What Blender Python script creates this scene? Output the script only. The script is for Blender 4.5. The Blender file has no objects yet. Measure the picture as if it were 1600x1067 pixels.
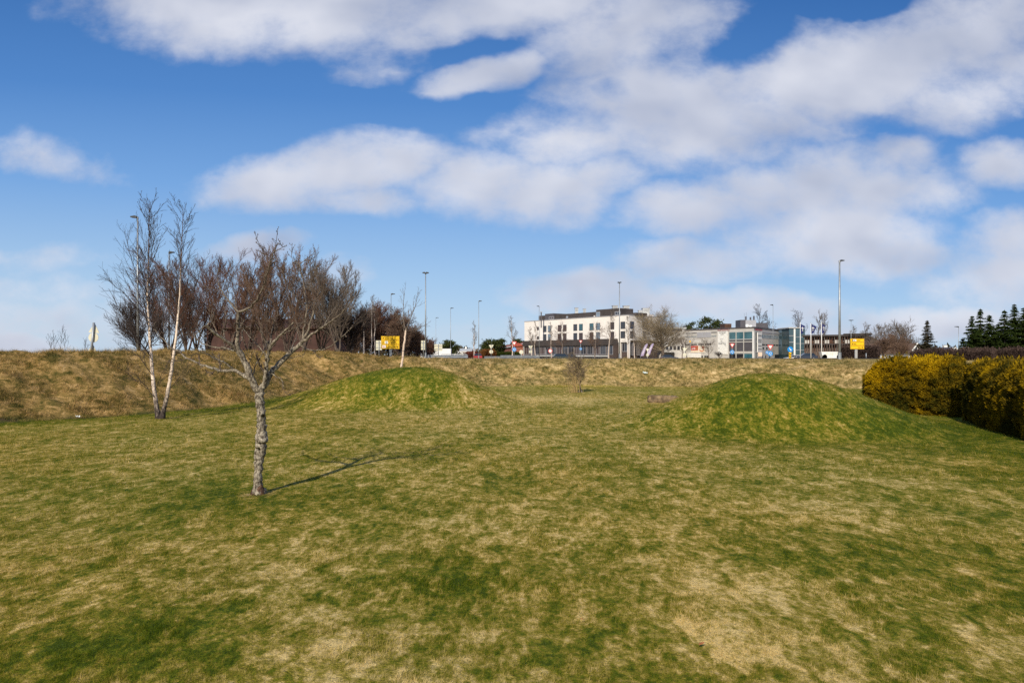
import bpy, math, random
import numpy as np
from mathutils import Vector

# ------------------------------------------------------------------ camera, sky, sun
SC = bpy.context.scene
COL = SC.collection
H = 2.7            # eye height above the lawn
FPX = 1067.0       # focal length in photograph pixels (1600 wide)
HZ = 553.0         # horizon row in the photograph
cam_d = bpy.data.cameras.new('camera'); cam_d.lens = 24.0; cam_d.sensor_width = 36.0
cam_d.shift_y = 20.0/1600.0; cam_d.clip_end = 9000; cam_d.clip_start = 0.1
cam = bpy.data.objects.new('camera', cam_d); COL.objects.link(cam)
cam.location = (0, 0, H); cam.rotation_euler = (math.pi/2, 0, 0)
SC.camera = cam
SUN_EL = 32.0; SUN_DIR = Vector((-0.31, -0.95, 0)).normalized()
sd = Vector((SUN_DIR.x*math.cos(math.radians(SUN_EL)), SUN_DIR.y*math.cos(math.radians(SUN_EL)), math.sin(math.radians(SUN_EL))))
sun_d = bpy.data.lights.new('sun', 'SUN'); sun_d.energy = 4.8; sun_d.angle = math.radians(0.6); sun_d.color = (1.0, 0.92, 0.78)
sun = bpy.data.objects.new('sun', sun_d); COL.objects.link(sun); sun.location = (-20, -40, 60)
sun.rotation_euler = sd.to_track_quat('Z', 'Y').to_euler()
SC.view_settings.view_transform = 'Standard'; SC.view_settings.look = 'None'
SC.view_settings.exposure = 0.0; SC.view_settings.gamma = 1.0
SC.cycles.use_denoising = False; SC.cycles.max_bounces = 6; SC.cycles.transparent_max_bounces = 8

class NT:
    """small helper for writing node trees"""
    def __init__(s, tree): s.t = tree
    def n(s, typ, **kw):
        nd = s.t.nodes.new(typ)
        for k, v in kw.items(): setattr(nd, k, v)
        return nd
    def put(s, sock, v):
        if isinstance(v, bpy.types.NodeSocket): s.t.links.new(v, sock)
        elif v is not None: sock.default_value = v
    def math(s, op, a, b=None, c=None, clamp=False):
        nd = s.n('ShaderNodeMath', operation=op); nd.use_clamp = clamp
        for i, v in enumerate((a, b, c)):
            if v is not None: s.put(nd.inputs[i], v)
        return nd.outputs[0]
    def vec(s, op, a, b=None, sc=None):
        nd = s.n('ShaderNodeVectorMath', operation=op); s.put(nd.inputs[0], a)
        if b is not None: s.put(nd.inputs[1], b)
        if sc is not None: s.put(nd.inputs['Scale'], sc)
        return nd.outputs['Value'] if op in ('LENGTH', 'DOT_PRODUCT', 'DISTANCE') else nd.outputs['Vector']
    def noise(s, vec, scale, detail=4, rough=0.55, dist=0.0):
        nd = s.n('ShaderNodeTexNoise'); s.put(nd.inputs['Vector'], vec)
        nd.inputs['Scale'].default_value = scale; nd.inputs['Detail'].default_value = detail
        nd.inputs['Roughness'].default_value = rough; nd.inputs['Distortion'].default_value = dist
        return nd.outputs['Fac']
    def noisec(s, vec, scale, detail=3):
        nd = s.n('ShaderNodeTexNoise'); s.put(nd.inputs['Vector'], vec)
        nd.inputs['Scale'].default_value = scale; nd.inputs['Detail'].default_value = detail
        return nd.outputs['Color']
    def mix(s, f, a, b, blend='MIX'):
        nd = s.n('ShaderNodeMix', data_type='RGBA', blend_type=blend)
        s.put(nd.inputs[0], f)
        s.put(nd.inputs[6], a if isinstance(a, bpy.types.NodeSocket) else tuple(a)+((1,) if len(a) == 3 else ()))
        s.put(nd.inputs[7], b if isinstance(b, bpy.types.NodeSocket) else tuple(b)+((1,) if len(b) == 3 else ()))
        return nd.outputs[2]
    def ramp(s, f, stops, interp='LINEAR'):
        nd = s.n('ShaderNodeValToRGB'); cr = nd.color_ramp; cr.interpolation = interp
        while len(cr.elements) < len(stops): cr.elements.new(0.5)
        for e, (p, c) in zip(cr.elements, stops): e.position = p; e.color = tuple(c)+((1,) if len(c) == 3 else ())
        s.put(nd.inputs[0], f); return nd.outputs[0]
    def sstep(s, x, a, b, lo=0.0, hi=1.0):
        nd = s.n('ShaderNodeMapRange', interpolation_type='SMOOTHSTEP')
        s.put(nd.inputs[0], x)
        for i, v in enumerate((a, b, lo, hi)): nd.inputs[i+1].default_value = v
        return nd.outputs[0]
    def lin(s, x, a, b, lo=0.0, hi=1.0):
        nd = s.n('ShaderNodeMapRange'); s.put(nd.inputs[0], x)
        for i, v in enumerate((a, b, lo, hi)): nd.inputs[i+1].default_value = v
        return nd.outputs[0]

# clouds live in the world shader, by direction (bearing and steepness), so they stay put for every viewpoint
CLOUDS = [ # x, y, rx, ry, tilt, strength  (photograph rows/columns turned into directions below)
 (350,20,250,75,4,1.0),(540,8,260,88,0,1.0),(620,85,110,34,-20,.6),(800,2,270,56,-6,1.0),(990,30,170,95,-10,1.0),(950,100,105,46,0,.8),
 (745,120,105,36,-12,.95),(810,92,50,22,-15,.7),
 (900,215,150,55,0,.9),(1010,165,190,95,-8,1.05),(1130,170,230,100,-8,1.15),(1290,130,230,100,-14,1.15),(1420,90,210,95,-20,1.1),(1530,50,170,90,-15,1.05),(1600,110,90,60,0,.85),(1480,150,160,60,-8,.9),
 (430,285,140,48,-4,1.0),(530,262,160,62,-12,1.05),(620,248,95,52,0,1.0),(560,310,170,32,0,.85),
 (760,290,130,62,0,1.0),(850,300,140,62,-4,1.05),(930,280,100,40,-6,.85),
 (1080,325,140,48,0,1.0),(1200,300,170,62,-4,1.05),(1310,290,180,80,-4,1.05),(1405,250,80,55,-20,.95),(1320,370,190,70,4,1.0),(1410,400,110,42,0,.9),(1440,300,90,50,0,.85),
 (1575,260,90,40,-6,.85),(1580,375,90,45,0,.85),(1550,430,130,55,0,.75),
 (60,250,110,36,10,.46),(70,402,150,22,0,.36),(60,450,170,30,0,.38),(30,540,110,26,0,.95),(120,500,220,40,0,.5),
 (385,388,95,24,-4,.75),(530,425,50,22,0,.4),(1100,405,170,34,-4,.75),
 (930,455,150,36,-2,.9),(1090,470,150,36,0,.95),(1200,482,120,34,4,.9),
 (1440,508,140,30,0,.9),(1540,508,120,28,4,.85),(1330,525,160,30,0,.6),(1000,520,300,30,0,.45)]
HOLES = [(700,78,130,20,-8,.5),(1172,62,75,42,-20,.75),(1330,8,90,22,0,.7),(960,150,40,22,0,.4),(640,170,300,30,5,.6),(1350,185,120,22,8,.4)]
world = bpy.data.worlds.new('World'); SC.world = world; world.use_nodes = True
def build_world():
    wt = world.node_tree; wt.nodes.clear(); N = NT(wt)
    out = N.n('ShaderNodeOutputWorld'); bg = N.n('ShaderNodeBackground'); bg.inputs[1].default_value = 0.1
    wt.links.new(bg.outputs[0], out.inputs[0])
    sky = N.n('ShaderNodeTexSky', sky_type='NISHITA'); sky.sun_disc = False
    sky.sun_elevation = math.radians(SUN_EL); sky.sun_rotation = math.atan2(SUN_DIR.x, SUN_DIR.y)
    sky.air_density = 1.0; sky.dust_density = 0.3; sky.ozone_density = 2.0; sky.altitude = 50
    tc = N.n('ShaderNodeTexCoord').outputs['Generated']
    sp = N.n('ShaderNodeSeparateXYZ'); wt.links.new(tc, sp.inputs[0]); X, Y, Z = sp.outputs
    ay = N.math('MAXIMUM', N.math('ABSOLUTE', Y), 0.12)
    u = N.math('DIVIDE', X, ay); v = N.math('DIVIDE', Z, ay)
    cb = N.n('ShaderNodeCombineXYZ'); wt.links.new(u, cb.inputs[0]); wt.links.new(v, cb.inputs[1])
    N.put(cb.inputs[2], N.math('MULTIPLY', N.math('SIGN', Y), 3.0)); p0 = cb.outputs[0]
    # fine fbm in a frame squeezed toward the horizon, as real cloud fields are
    sc = N.n('ShaderNodeCombineXYZ'); wt.links.new(u, sc.inputs[0])
    wt.links.new(N.math('MULTIPLY', v, 1.45), sc.inputs[1]); wt.links.new(Y, sc.inputs[2]); pn = sc.outputs[0]
    warp = N.vec('SCALE', N.vec('SUBTRACT', N.noisec(pn, 7.0, 4), (0.5, 0.5, 0.5)), sc=0.11)
    warp = N.vec('MULTIPLY', warp, (1, 0.6, 0))
    pw = N.vec('ADD', p0, warp)
    def field(blobs, start):
        acc = start
        for (x, y, rx, ry, tilt, st) in blobs:
            mp = N.n('ShaderNodeMapping', vector_type='TEXTURE'); wt.links.new(pw, mp.inputs[0])
            mp.inputs['Location'].default_value = ((x-800)/FPX, (HZ-y)/FPX, 3.0)
            mp.inputs['Rotation'].default_value = (0, 0, math.radians(-tilt))
            mp.inputs['Scale'].default_value = (rx/FPX, ry/FPX, 1.0)
            l = N.vec('DOT_PRODUCT', mp.outputs[0], mp.outputs[0])
            f = N.math('MULTIPLY_ADD', l, -st*0.80, st)
            acc = N.math('SMOOTH_MAX', acc, f, 0.15) if acc is not None else f
        return acc
    F = field(CLOUDS, None); G = field(HOLES, None)
    G = N.math('MULTIPLY', N.math('MAXIMUM', G, 0.0), -0.9)
    # behind and overhead (outside the photograph): a free broken field
    back = N.lin(N.noise(pn, 1.6, 3), 0.42, 0.62, -0.3, 1.0)
    inview = N.sstep(Y, 0.10, 0.35)
    F = N.math('ADD', N.math('MULTIPLY', F, inview), N.math('MULTIPLY', back, N.math('SUBTRACT', 1.0, inview)))
    n1 = N.noise(pn, 6.0, 9, 0.58, 0.15); n2 = N.noise(pn, 19.0, 7, 0.62, 0.1)
    nn = N.math('ADD', N.math('MULTIPLY', N.math('SUBTRACT', n1, 0.5), 1.55), N.math('MULTIPLY', N.math('SUBTRACT', n2, 0.5), 0.80))
    D = N.math('ADD', N.math('ADD', F, G), nn)
    dens = N.math('MULTIPLY', N.sstep(D, -0.04, 1.10), 0.94)
    dens = N.math('POWER', dens, 0.9)
    # light and dark billows: upper edges catch the sun, bases turn grey-lilac
    pu = N.vec('ADD', pn, (-0.014, 0.060, 0))
    n1u = N.noise(pu, 4.5, 3, 0.45, 0.1)
    relief = N.math('MULTIPLY', N.math('SUBTRACT', N.noise(pn, 4.5, 3, 0.45, 0.1), n1u), 2.3)
    core = N.lin(D, 0.5, 1.7, 0.0, 1.0)
    lit = N.math('ADD', N.math('ADD', 0.62, relief), N.math('MULTIPLY', core, -0.28), clamp=True)
    low = N.lin(v, 0.0, 0.5, 0.16, -0.08)
    lit = N.math('ADD', lit, low, clamp=True)
    cc = N.mix(lit, (4.1, 4.6, 6.0), (7.6, 7.8, 8.6))
    sk = N.n('ShaderNodeHueSaturation'); sk.inputs['Saturation'].default_value = 1.18; sk.inputs['Value'].default_value = 1.0
    wt.links.new(sky.outputs[0], sk.inputs['Color'])
    vs = N.math('ADD', v, N.math('MULTIPLY', u, .06))
    clear = N.ramp(vs, [(0.0, (.50, .66, .86)), (0.10, (.36, .56, .84)), (0.22, (.19, .40, .78)), (.36, (.085, .25, .62)), (.56, (.035, .145, .44))])
    skc = N.mix(.85, sk.outputs[0], N.vec('SCALE', clear, sc=10.0))
    wt.links.new(N.mix(dens, skc, cc), bg.inputs[0])
build_world()
world.cycles.sampling_method = 'MANUAL'; world.cycles.sample_map_resolution = 512

# ------------------------------------------------------------------ helpers
def tag(o, label=None, cat=None, group=None, kind=None):
    if label: o['label'] = label
    if cat: o['category'] = cat
    if group: o['group'] = group
    if kind: o['kind'] = kind
    return o
def thing(name, label, cat, loc=(0, 0, 0), rz=0.0, group=None):
    o = bpy.data.objects.new(name, None); COL.objects.link(o)
    o.location = loc; o.rotation_euler = (0, 0, rz); o.empty_display_size = 0.2
    return tag(o, label, cat, group)
def mesh_obj(name, V, faces, m, parent=None, smooth=False, attrs=None):
    """V (n,3); faces = list of int arrays (m,k)"""
    V = np.asarray(V, dtype=np.float32)
    me = bpy.data.meshes.new(name)
    faces = [np.asarray(f, dtype=np.int32) for f in faces if len(f)]
    me.vertices.add(len(V)); me.vertices.foreach_set('co', V.ravel())
    nl = sum(f.size for f in faces); npoly = sum(len(f) for f in faces)
    me.loops.add(nl); me.loops.foreach_set('vertex_index', np.concatenate([f.ravel() for f in faces]))
    me.polygons.add(npoly)
    tot = np.concatenate([np.full(len(f), f.shape[1], dtype=np.int32) for f in faces])
    st = np.concatenate([[0], np.cumsum(tot)[:-1]]).astype(np.int32)
    me.polygons.foreach_set('loop_start', st)
    me.update(calc_edges=True)
    me.polygons.foreach_set('use_smooth', np.full(npoly, bool(smooth)))
    for k, a in (attrs or {}).items():
        at = me.attributes.new(k, 'FLOAT', 'POINT'); at.data.foreach_set('value', np.asarray(a, dtype=np.float32))
    me.materials.append(m)
    o = bpy.data.objects.new(name, me); COL.objects.link(o)
    if parent is not None: o.parent = parent
    return o
class MB:
    """collects shapes into one mesh"""
    def __init__(s): s.v = []; s.f = {}; s.n = 0
    def add(s, V, faces):
        V = np.asarray(V, dtype=float)
        for f in faces:
            s.f.setdefault(len(f), []).append([i+s.n for i in f])
        s.v.append(V); s.n += len(V); return s
    def box(s, x0, x1, y0, y1, z0, z1, M=None):
        V = np.array([(x, y, z) for z in (z0, z1) for y in (y0, y1) for x in (x0, x1)], dtype=float)
        if M is not None: V = np.array([M(*p) for p in V])
        return s.add(V, [(0, 2, 3, 1), (4, 5, 7, 6), (0, 1, 5, 4), (2, 6, 7, 3), (0, 4, 6, 2), (1, 3, 7, 5)])
    def prism(s, poly, a0, a1, axis='y', M=None):
        """poly: 2-D outline, extruded along axis"""
        n = len(poly); V = []
        for a in (a0, a1):
            for p, q in poly:
                V.append({'y': (p, a, q), 'x': (a, p, q), 'z': (p, q, a)}[axis])
        if M is not None: V = [M(*p) for p in V]
        F = [tuple(range(n))[::-1], tuple(range(n, 2*n))]
        F += [(i, (i+1) % n, n+(i+1) % n, n+i) for i in range(n)]
        return s.add(V, F)
    def disc(s, c, r, y0, y1, n=20):
        return s.prism([(c[0]+r*math.cos(2*math.pi*i/n), c[1]+r*math.sin(2*math.pi*i/n)) for i in range(n)], y0, y1)
    def cyl(s, p, q, r0, r1=None, n=10):
        p = Vector(p); q = Vector(q); r1 = r0 if r1 is None else r1
        t = (q-p).normalized(); a = t.orthogonal().normalized(); b = t.cross(a)
        V = [c+(a*math.cos(2*math.pi*i/n)+b*math.sin(2*math.pi*i/n))*r for c, r in ((p, r0), (q, r1)) for i in range(n)]
        return s.add([tuple(x) for x in V], [tuple(range(n))[::-1], tuple(range(n, 2*n))]+[(i, (i+1) % n, n+(i+1) % n, n+i) for i in range(n)])
    def build(s, name, m, parent=None, smooth=False):
        o = mesh_obj(name, np.concatenate(s.v), [np.array(f) for f in s.f.values()], m, parent, smooth)
        return o

def mat(name, col, rough=0.8, var=0.18, scale=3.0, bump=0.0, bscale=40.0, metal=0.0, spec=0.3, col2=None, detail=5):
    m = bpy.data.materials.new(name); m.use_nodes = True; t = m.node_tree; N = NT(t)
    b = t.nodes['Principled BSDF']; b.inputs['Roughness'].default_value = rough
    b.inputs['Metallic'].default_value = metal; b.inputs['Specular IOR Level'].default_value = spec
    pos = N.n('ShaderNodeTexCoord').outputs['Object']
    f = N.noise(pos, scale, detail, 0.6)
    c2 = col2 or tuple(c*(1-var*2) for c in col)
    c1 = tuple(min(1, c*(1+var)) for c in col) if col2 is None else col
    N.put(b.inputs['Base Color'], N.mix(N.lin(f, 0.32, 0.68), c2, c1))
    if bump:
        bp = N.n('ShaderNodeBump'); bp.inputs['Strength'].default_value = bump
        N.put(bp.inputs['Height'], N.noise(pos, bscale, 4)); N.put(b.inputs['Normal'], bp.outputs[0])
    return m
def glass_mat(name, col, rough=0.08):
    m = bpy.data.materials.new(name); m.use_nodes = True; t = m.node_tree; N = NT(t)
    b = t.nodes['Principled BSDF']; b.inputs['Roughness'].default_value = rough
    b.inputs['Specular IOR Level'].default_value = 0.9
    pos = N.n('ShaderNodeTexCoord').outputs['Object']
    N.put(b.inputs['Base Color'], N.mix(N.lin(N.noise(pos, 0.35, 3), 0.35, 0.65), tuple(c*0.6 for c in col), col))
    return m

M_ = {}
M_['galv'] = mat('galvanised steel', (.34, .36, .37), .5, .12, 2, metal=.55)
M_['lampgrey'] = mat('dark lamp housing', (.05, .055, .06), .5)
M_['whitepaint'] = mat('white paint', (.78, .77, .73), .5, .06, 2)
M_['signback'] = mat('grey sign back', (.64, .61, .46), .6, .06, 3)
M_['yellow'] = mat('yellow sign sheeting', (.95, .56, .01), .45, .05, 2)
M_['black'] = mat('black paint', (.015, .013, .012), .5)
M_['red'] = mat('red sign sheeting', (.60, .05, .045), .45, .05)
M_['blue'] = mat('blue sign sheeting', (.01, .24, .62), .45, .05)
M_['flagblue'] = mat('navy flag cloth', (.018, .026, .12), .8, .15, 4)
M_['purple'] = mat('purple banner cloth', (.36, .29, .45), .8, .1, 3)
M_['asphalt'] = mat('asphalt', (.06, .06, .062), .9, .15, 1.5, .3, 60)
M_['stone'] = mat('rough stone', (.29, .20, .11), .9, .2, 5, .9, 9, col2=(.07, .048, .028))
M_['rubber'] = mat('tyre rubber', (.02, .02, .02), .85)
M_['concrete'] = mat('concrete', (.42, .41, .38), .85, .1, 1.0, .2, 30)

def gp(px, py, D): return ((px-800)/FPX*D, D, H+(HZ-py)/FPX*D)
def sm(x, a, b):
    t = np.clip((x-a)/(b-a), 0, 1); return t*t*(3-2*t)
rs = np.random.RandomState(7)
# lattice value noise in numpy
_L = np.random.RandomState(3).rand(512, 512)
def vnoise(x, y, s):
    x = np.asarray(x)*s+100.3; y = np.asarray(y)*s+57.7
    xi = np.floor(x).astype(int); yi = np.floor(y).astype(int); fx = x-xi; fy = y-yi
    fx = fx*fx*(3-2*fx); fy = fy*fy*(3-2*fy)
    a = _L[xi % 512, yi % 512]; b = _L[(xi+1) % 512, yi % 512]; c = _L[xi % 512, (yi+1) % 512]; d = _L[(xi+1) % 512, (yi+1) % 512]
    return (a*(1-fx)+b*fx)*(1-fy)+(c*(1-fx)+d*fx)*fy - 0.5
def fbm(x, y, s, o=4):
    r = 0; a = 1.0
    for i in range(o): r = r+a*vnoise(x, y, s*2**i); a *= .5
    return r

# ------------------------------------------------------------------ terrain
TOE = np.array([(-34, -40), (-28, 0), (-23.5, 16), (-20.6, 26), (-16.6, 31), (-14.4, 37), (-14.0, 42), (-13.2, 49), (-9, 55), (-1, 57.6), (13.5, 57), (24, 55.5), (28, 52), (34, 46), (45, 38), (60, 20), (70, -40)], dtype=float)
def toe_dist(x, y):
    x = np.asarray(x, float); y = np.asarray(y, float)
    best = np.full(x.shape, 1e9); inside = np.zeros(x.shape, bool); n = len(TOE)
    for i in range(n):
        ax, ay = TOE[i]; bx, by = TOE[(i+1) % n]
        if i < n-1:
            t = np.clip(((x-ax)*(bx-ax)+(y-ay)*(by-ay))/((bx-ax)**2+(by-ay)**2), 0, 1)
            best = np.minimum(best, np.hypot(x-ax-t*(bx-ax), y-ay-t*(by-ay)))
        cond = ((ay > y) != (by > y)) & (x < (bx-ax)*(y-ay)/((by-ay) if by != ay else 1e-9)+ax)
        inside ^= cond
    return np.where(inside, -best, best)
def mound(x, y, cx, cy, rl, rr, ry, A):
    dx = np.where(x < cx, (x-cx)/rl, (x-cx)/rr); r = np.clip(np.hypot(dx, (y-cy)/ry), 0, 1)
    return A*(0.5+0.5*np.cos(math.pi*r))**0.84
def hgt(x, y, rough=True):
    x = np.asarray(x, float); y = np.asarray(y, float)
    d = toe_dist(x, y)+vnoise(x, y, .35)*1.1
    a = x/np.maximum(y, 1.0)
    crest = np.interp(a, [-5, -.75, -.40, -.262, -.225, -.185, -.12, 0.0, .3, .55, 3], [2.60, 2.64, 2.72, 2.78, 2.60, 2.34, 2.15, 2.02, 2.09, 1.9, 1.9])
    s = np.clip(d/5.2, 0, 1); prof = .5*s*s*(3-2*s)+.5*s
    pl = np.interp(y, [0, 80, 120, 200, 400, 900], [2.22, 2.22, 1.75, 1.1, -.6, -4])
    top = crest+(pl-crest)*sm(d, 6.5, 13)
    z = np.where(d > 0, prof*top, 0)
    z = z+mound(x, y, -5.3, 38.6, 9.6, 6.4, 6.6, 2.0)+mound(x, y, 9.8, 26.4, 6.1, 7.4, 6.0, 1.96)
    hb = mound(x, y, 35.0, 45.0, 5.5, 9, 5, 1.0); z = z+hb*np.clip(d/2, 0, 1)
    if rough:
        bank = sm(d, 0, .6)*(1-sm(d, 9, 14))
        z = z+bank*(.22*fbm(x, y, .9, 3)+.26*np.abs(vnoise(x, y, 1.9)))
        z = z+(1-sm(d, -.5, .5))*(.05*fbm(x, y, .45, 3))
        z = z+sm(d, -.05, .12)*(1-sm(d, 3, 5))*np.where((x < -15) & (y < 29.5), .14, .03)
    return z
def gz(x, y): return float(hgt(np.array([x]), np.array([y]))[0])
def axis(lo, hi, step, far, ratio=1.35):
    a = list(np.arange(lo, hi+1e-6, step)); s = step; v = hi
    while v < far: s *= ratio; v += s; a.append(v)
    s = step; v = lo; pre = []
    while v > -far: s *= ratio; v -= s; pre.append(v)
    return np.array(pre[::-1]+a)
def greenness(x, y):
    """+ greener turf, - drier turf (world positions of real growth differences)"""
    g = .30*mound(x, y, -5.9, 37.8, 9.5, 6.4, 7.4, 1)*np.where(x > -3.2, .25, 1)+.30*mound(x, y, 9.9, 23.6, 7.6, 9.0, 6.4, 1)
    g = g+.24*np.exp(-((x+5.0)**2/5+(y-13.0)**2/1.6))-.6*np.exp(-((x+4.96)**2+(y-13.3)**2)/.07)+.30*sm(x-.45*y, 0.5, 6)*sm(y, 9, 20)
    d = toe_dist(x, y)
    g = g+.30*sm(d, -3.5, -.3)*(x < -9)*(y > 22)
    g = g-.33*np.exp(-((x-2.5)**2/22+(y-41)**2/16))-.10*np.exp(-((x+2)**2/30+(y-28)**2/20))
    for (px, py, r, w) in ((700, 905, .8, .34), (1085, 985, .35, -.38), (1150, 930, .6, -.25), (230, 1000, .8, .28), (560, 1030, .7, -.22), (1200, 1010, .5, -.14), (700, 600, .1, 0),
                           (1480, 880, 1.3, .16), (860, 820, 1.3, -.12), (300, 880, 1.4, -.1), (1270, 800, 1.2, -.12), (330, 790, 1.0, .16), (1000, 700, 1.6, -.12), (60, 1040, .7, .2), (1330, 1030, .5, -.1), (900, 1000, .6, .12)):
        D = FPX*H/(py-HZ); X = (px-800)/FPX*D
        g = g+w*np.exp(-((x-X)**2/(r*r)+(y-D)**2/(r*r*1.3)))
    return g
def grass_color(N, pos, green, rnd=None, rough=None):
    flat = N.vec('MULTIPLY', pos, (1, 0.62, 0.25))
    a = N.noise(flat, 0.62, 6, .62, .5); b = N.noise(flat, 3.3, 6, .70, .5); c = N.noise(flat, 14, 3, .6)
    f = N.math('ADD', N.math('MULTIPLY', N.math('SUBTRACT', a, .5), 1.0), N.math('MULTIPLY', N.math('SUBTRACT', b, .5), 2.2))
    f = N.math('ADD', f, N.math('MULTIPLY', N.math('SUBTRACT', c, .5), 1.3))
    f = N.math('ADD', f, N.math('MULTIPLY', N.math('SUBTRACT', N.noise(flat, 6.5, 4, .6, .8), .5), .8))
    f = N.math('SUBTRACT', N.math('ADD', f, .525), green)
    if rnd is not None: f = N.math('ADD', f, N.math('MULTIPLY', N.math('SUBTRACT', rnd, .5), .6))
    lawn = N.ramp(f, [(0.0, (.056, .088, .004)), (.24, (.120, .148, .008)), (.46, (.230, .205, .022)), (.70, (.405, .322, .080)), (1.0, (.72, .56, .23))])
    # a slow hue drift between lime moss and brownish thatch
    w = N.noise(flat, 0.16, 3)
    lawn = N.mix(N.lin(w, .35, .68, 0, .55), lawn, N.mix(1.0, lawn, (1.12, .96, .74), 'MULTIPLY'))
    if rough is None: return lawn
    rf = N.vec('MULTIPLY', pos, (1, .8, 1.3)); r1 = N.noise(rf, 0.5, 5, .6, .6); r2 = N.noise(rf, 2.4, 8, .68, .9)
    q = N.math('ADD', N.math('MULTIPLY', N.math('SUBTRACT', r1, .5), .9), N.math('MULTIPLY', N.math('SUBTRACT', r2, .5), 2.5))
    q = N.math('ADD', q, .52)
    if rnd is not None: q = N.math('ADD', q, N.math('MULTIPLY', N.math('SUBTRACT', rnd, .5), .75))
    bank = N.ramp(q, [(0.0, (.055, .065, .014)), (.22, (.14, .13, .035)), (.45, (.28, .21, .070)), (.7, (.48, .345, .14)), (1.0, (.74, .56, .28))])  # dark end of the ramp paints in the shadowed gaps between tufts
    sx = N.n('ShaderNodeSeparateXYZ'); N.t.links.new(pos, sx.inputs[0])
    bank = N.mix(N.sstep(sx.outputs[0], -4, -14), bank, N.mix(1.0, bank, (.93, .84, .73), 'MULTIPLY'))   # the left bank is browner, older thatch
    return N.mix(rough, lawn, bank)
def ground_mat():
    m = bpy.data.materials.new('turf and soil'); m.use_nodes = True; t = m.node_tree; N = NT(t)
    b = t.nodes['Principled BSDF']; b.inputs['Roughness'].default_value = .95; b.inputs['Specular IOR Level'].default_value = .1
    pos = N.n('ShaderNodeNewGeometry').outputs['Position']
    g = N.n('ShaderNodeAttribute', attribute_name='green').outputs['Fac']; r = N.n('ShaderNodeAttribute', attribute_name='rough').outputs['Fac']
    c = grass_color(N, pos, g, None, r)
    fine = N.noise(pos, 55, 3, .7)
    c = N.mix(1.0, c, N.ramp(fine, [(.3, (.55, .52, .50)), (.7, (1.25, 1.22, 1.2))]), 'MULTIPLY')
    s = N.n('ShaderNodeAttribute', attribute_name='soil').outputs['Fac']
    c = N.mix(s, c, N.mix(fine, (.035, .022, .014), (.12, .08, .05)))
    N.put(b.inputs['Base Color'], c)
    bp = N.n('ShaderNodeBump'); bp.inputs['Strength'].default_value = .8; bp.inputs['Distance'].default_value = .05
    N.put(bp.inputs['Height'], N.math('ADD', N.noise(pos, 9, 5, .7), N.math('MULTIPLY', fine, .5))); N.put(b.inputs['Normal'], bp.outputs[0])
    return m
xs = axis(-42, 46, .25, 5000); ys = axis(-4, 78, .25, 6000)
GX, GY = np.meshgrid(xs, ys); gx = GX.ravel(); gy = GY.ravel(); gzv = hgt(gx, gy)
nx = len(xs); ny = len(ys); ii = np.arange((ny-1)*(nx-1)); r_ = ii//(nx-1); c_ = ii % (nx-1); q0 = r_*nx+c_
dd = toe_dist(gx, gy)
TREE = (-4.96, 13.35)
soil = np.exp(-((dd-.02)/.13)**2)*(gx < -15)*(.55+fbm(gx, gy, .8, 2))+np.exp(-(((gx-TREE[0])**2+(gy-TREE[1]+.05)**2)/.06))*.8
mesh_obj('ground', np.stack([gx, gy, gzv], 1), [np.stack([q0, q0+1, q0+nx+1, q0+nx], 1)], ground_mat(), None, True,
         {'green': greenness(gx, gy), 'rough': sm(dd+.5*vnoise(gx, gy, .9), -.15, .25), 'soil': np.clip(soil, 0, 1)})['kind'] = 'structure'

def leaf_mat(name, fn, trans=.25):
    m = bpy.data.materials.new(name); m.use_nodes = True; t = m.node_tree; N = NT(t); t.nodes.clear()
    out = N.n('ShaderNodeOutputMaterial'); d = N.n('ShaderNodeBsdfDiffuse'); tr = N.n('ShaderNodeBsdfTranslucent'); mx = N.n('ShaderNodeMixShader')
    mx.inputs[0].default_value = trans
    c = fn(N); N.put(d.inputs[0], c); N.put(tr.inputs[0], c)
    t.links.new(d.outputs[0], mx.inputs[1]); t.links.new(tr.outputs[0], mx.inputs[2]); t.links.new(mx.outputs[0], out.inputs[0])
    return m
def att(N, n): return N.n('ShaderNodeAttribute', attribute_name=n).outputs['Fac']
def blades(name, x, y, L, W, lean, m, label, smin=.2, dirbias=None):
    n = len(x); z = hgt(x, y)-.01
    az = rs.rand(n)*2*math.pi
    if dirbias is not None: az = dirbias+(rs.rand(n)-.5)*2.6
    ln = np.clip(lean*(smin+rs.rand(n)*1.2), 0, 1.45)
    dx = np.cos(az)*np.sin(ln); dy = np.sin(az)*np.sin(ln); dz = np.cos(ln)
    wa = rs.rand(n)*math.pi; wx = np.cos(wa)*W; wy = np.sin(wa)*W
    B = np.stack([x, y, z], 1); w = np.stack([wx, wy, np.zeros(n)], 1)*.5
    T = B+np.stack([dx, dy, dz], 1)*L[:, None]
    V = np.stack([B-w, B+w, T], 1).reshape(-1, 3)
    rep = lambda a: np.repeat(a, 3)
    o = mesh_obj(name, V, [np.arange(3*n).reshape(n, 3)], m, None, False, {'green': rep(greenness(x, y)), 'rnd': rep(rs.rand(n))})
    return tag(o, label, 'grass', kind='stuff')
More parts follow.
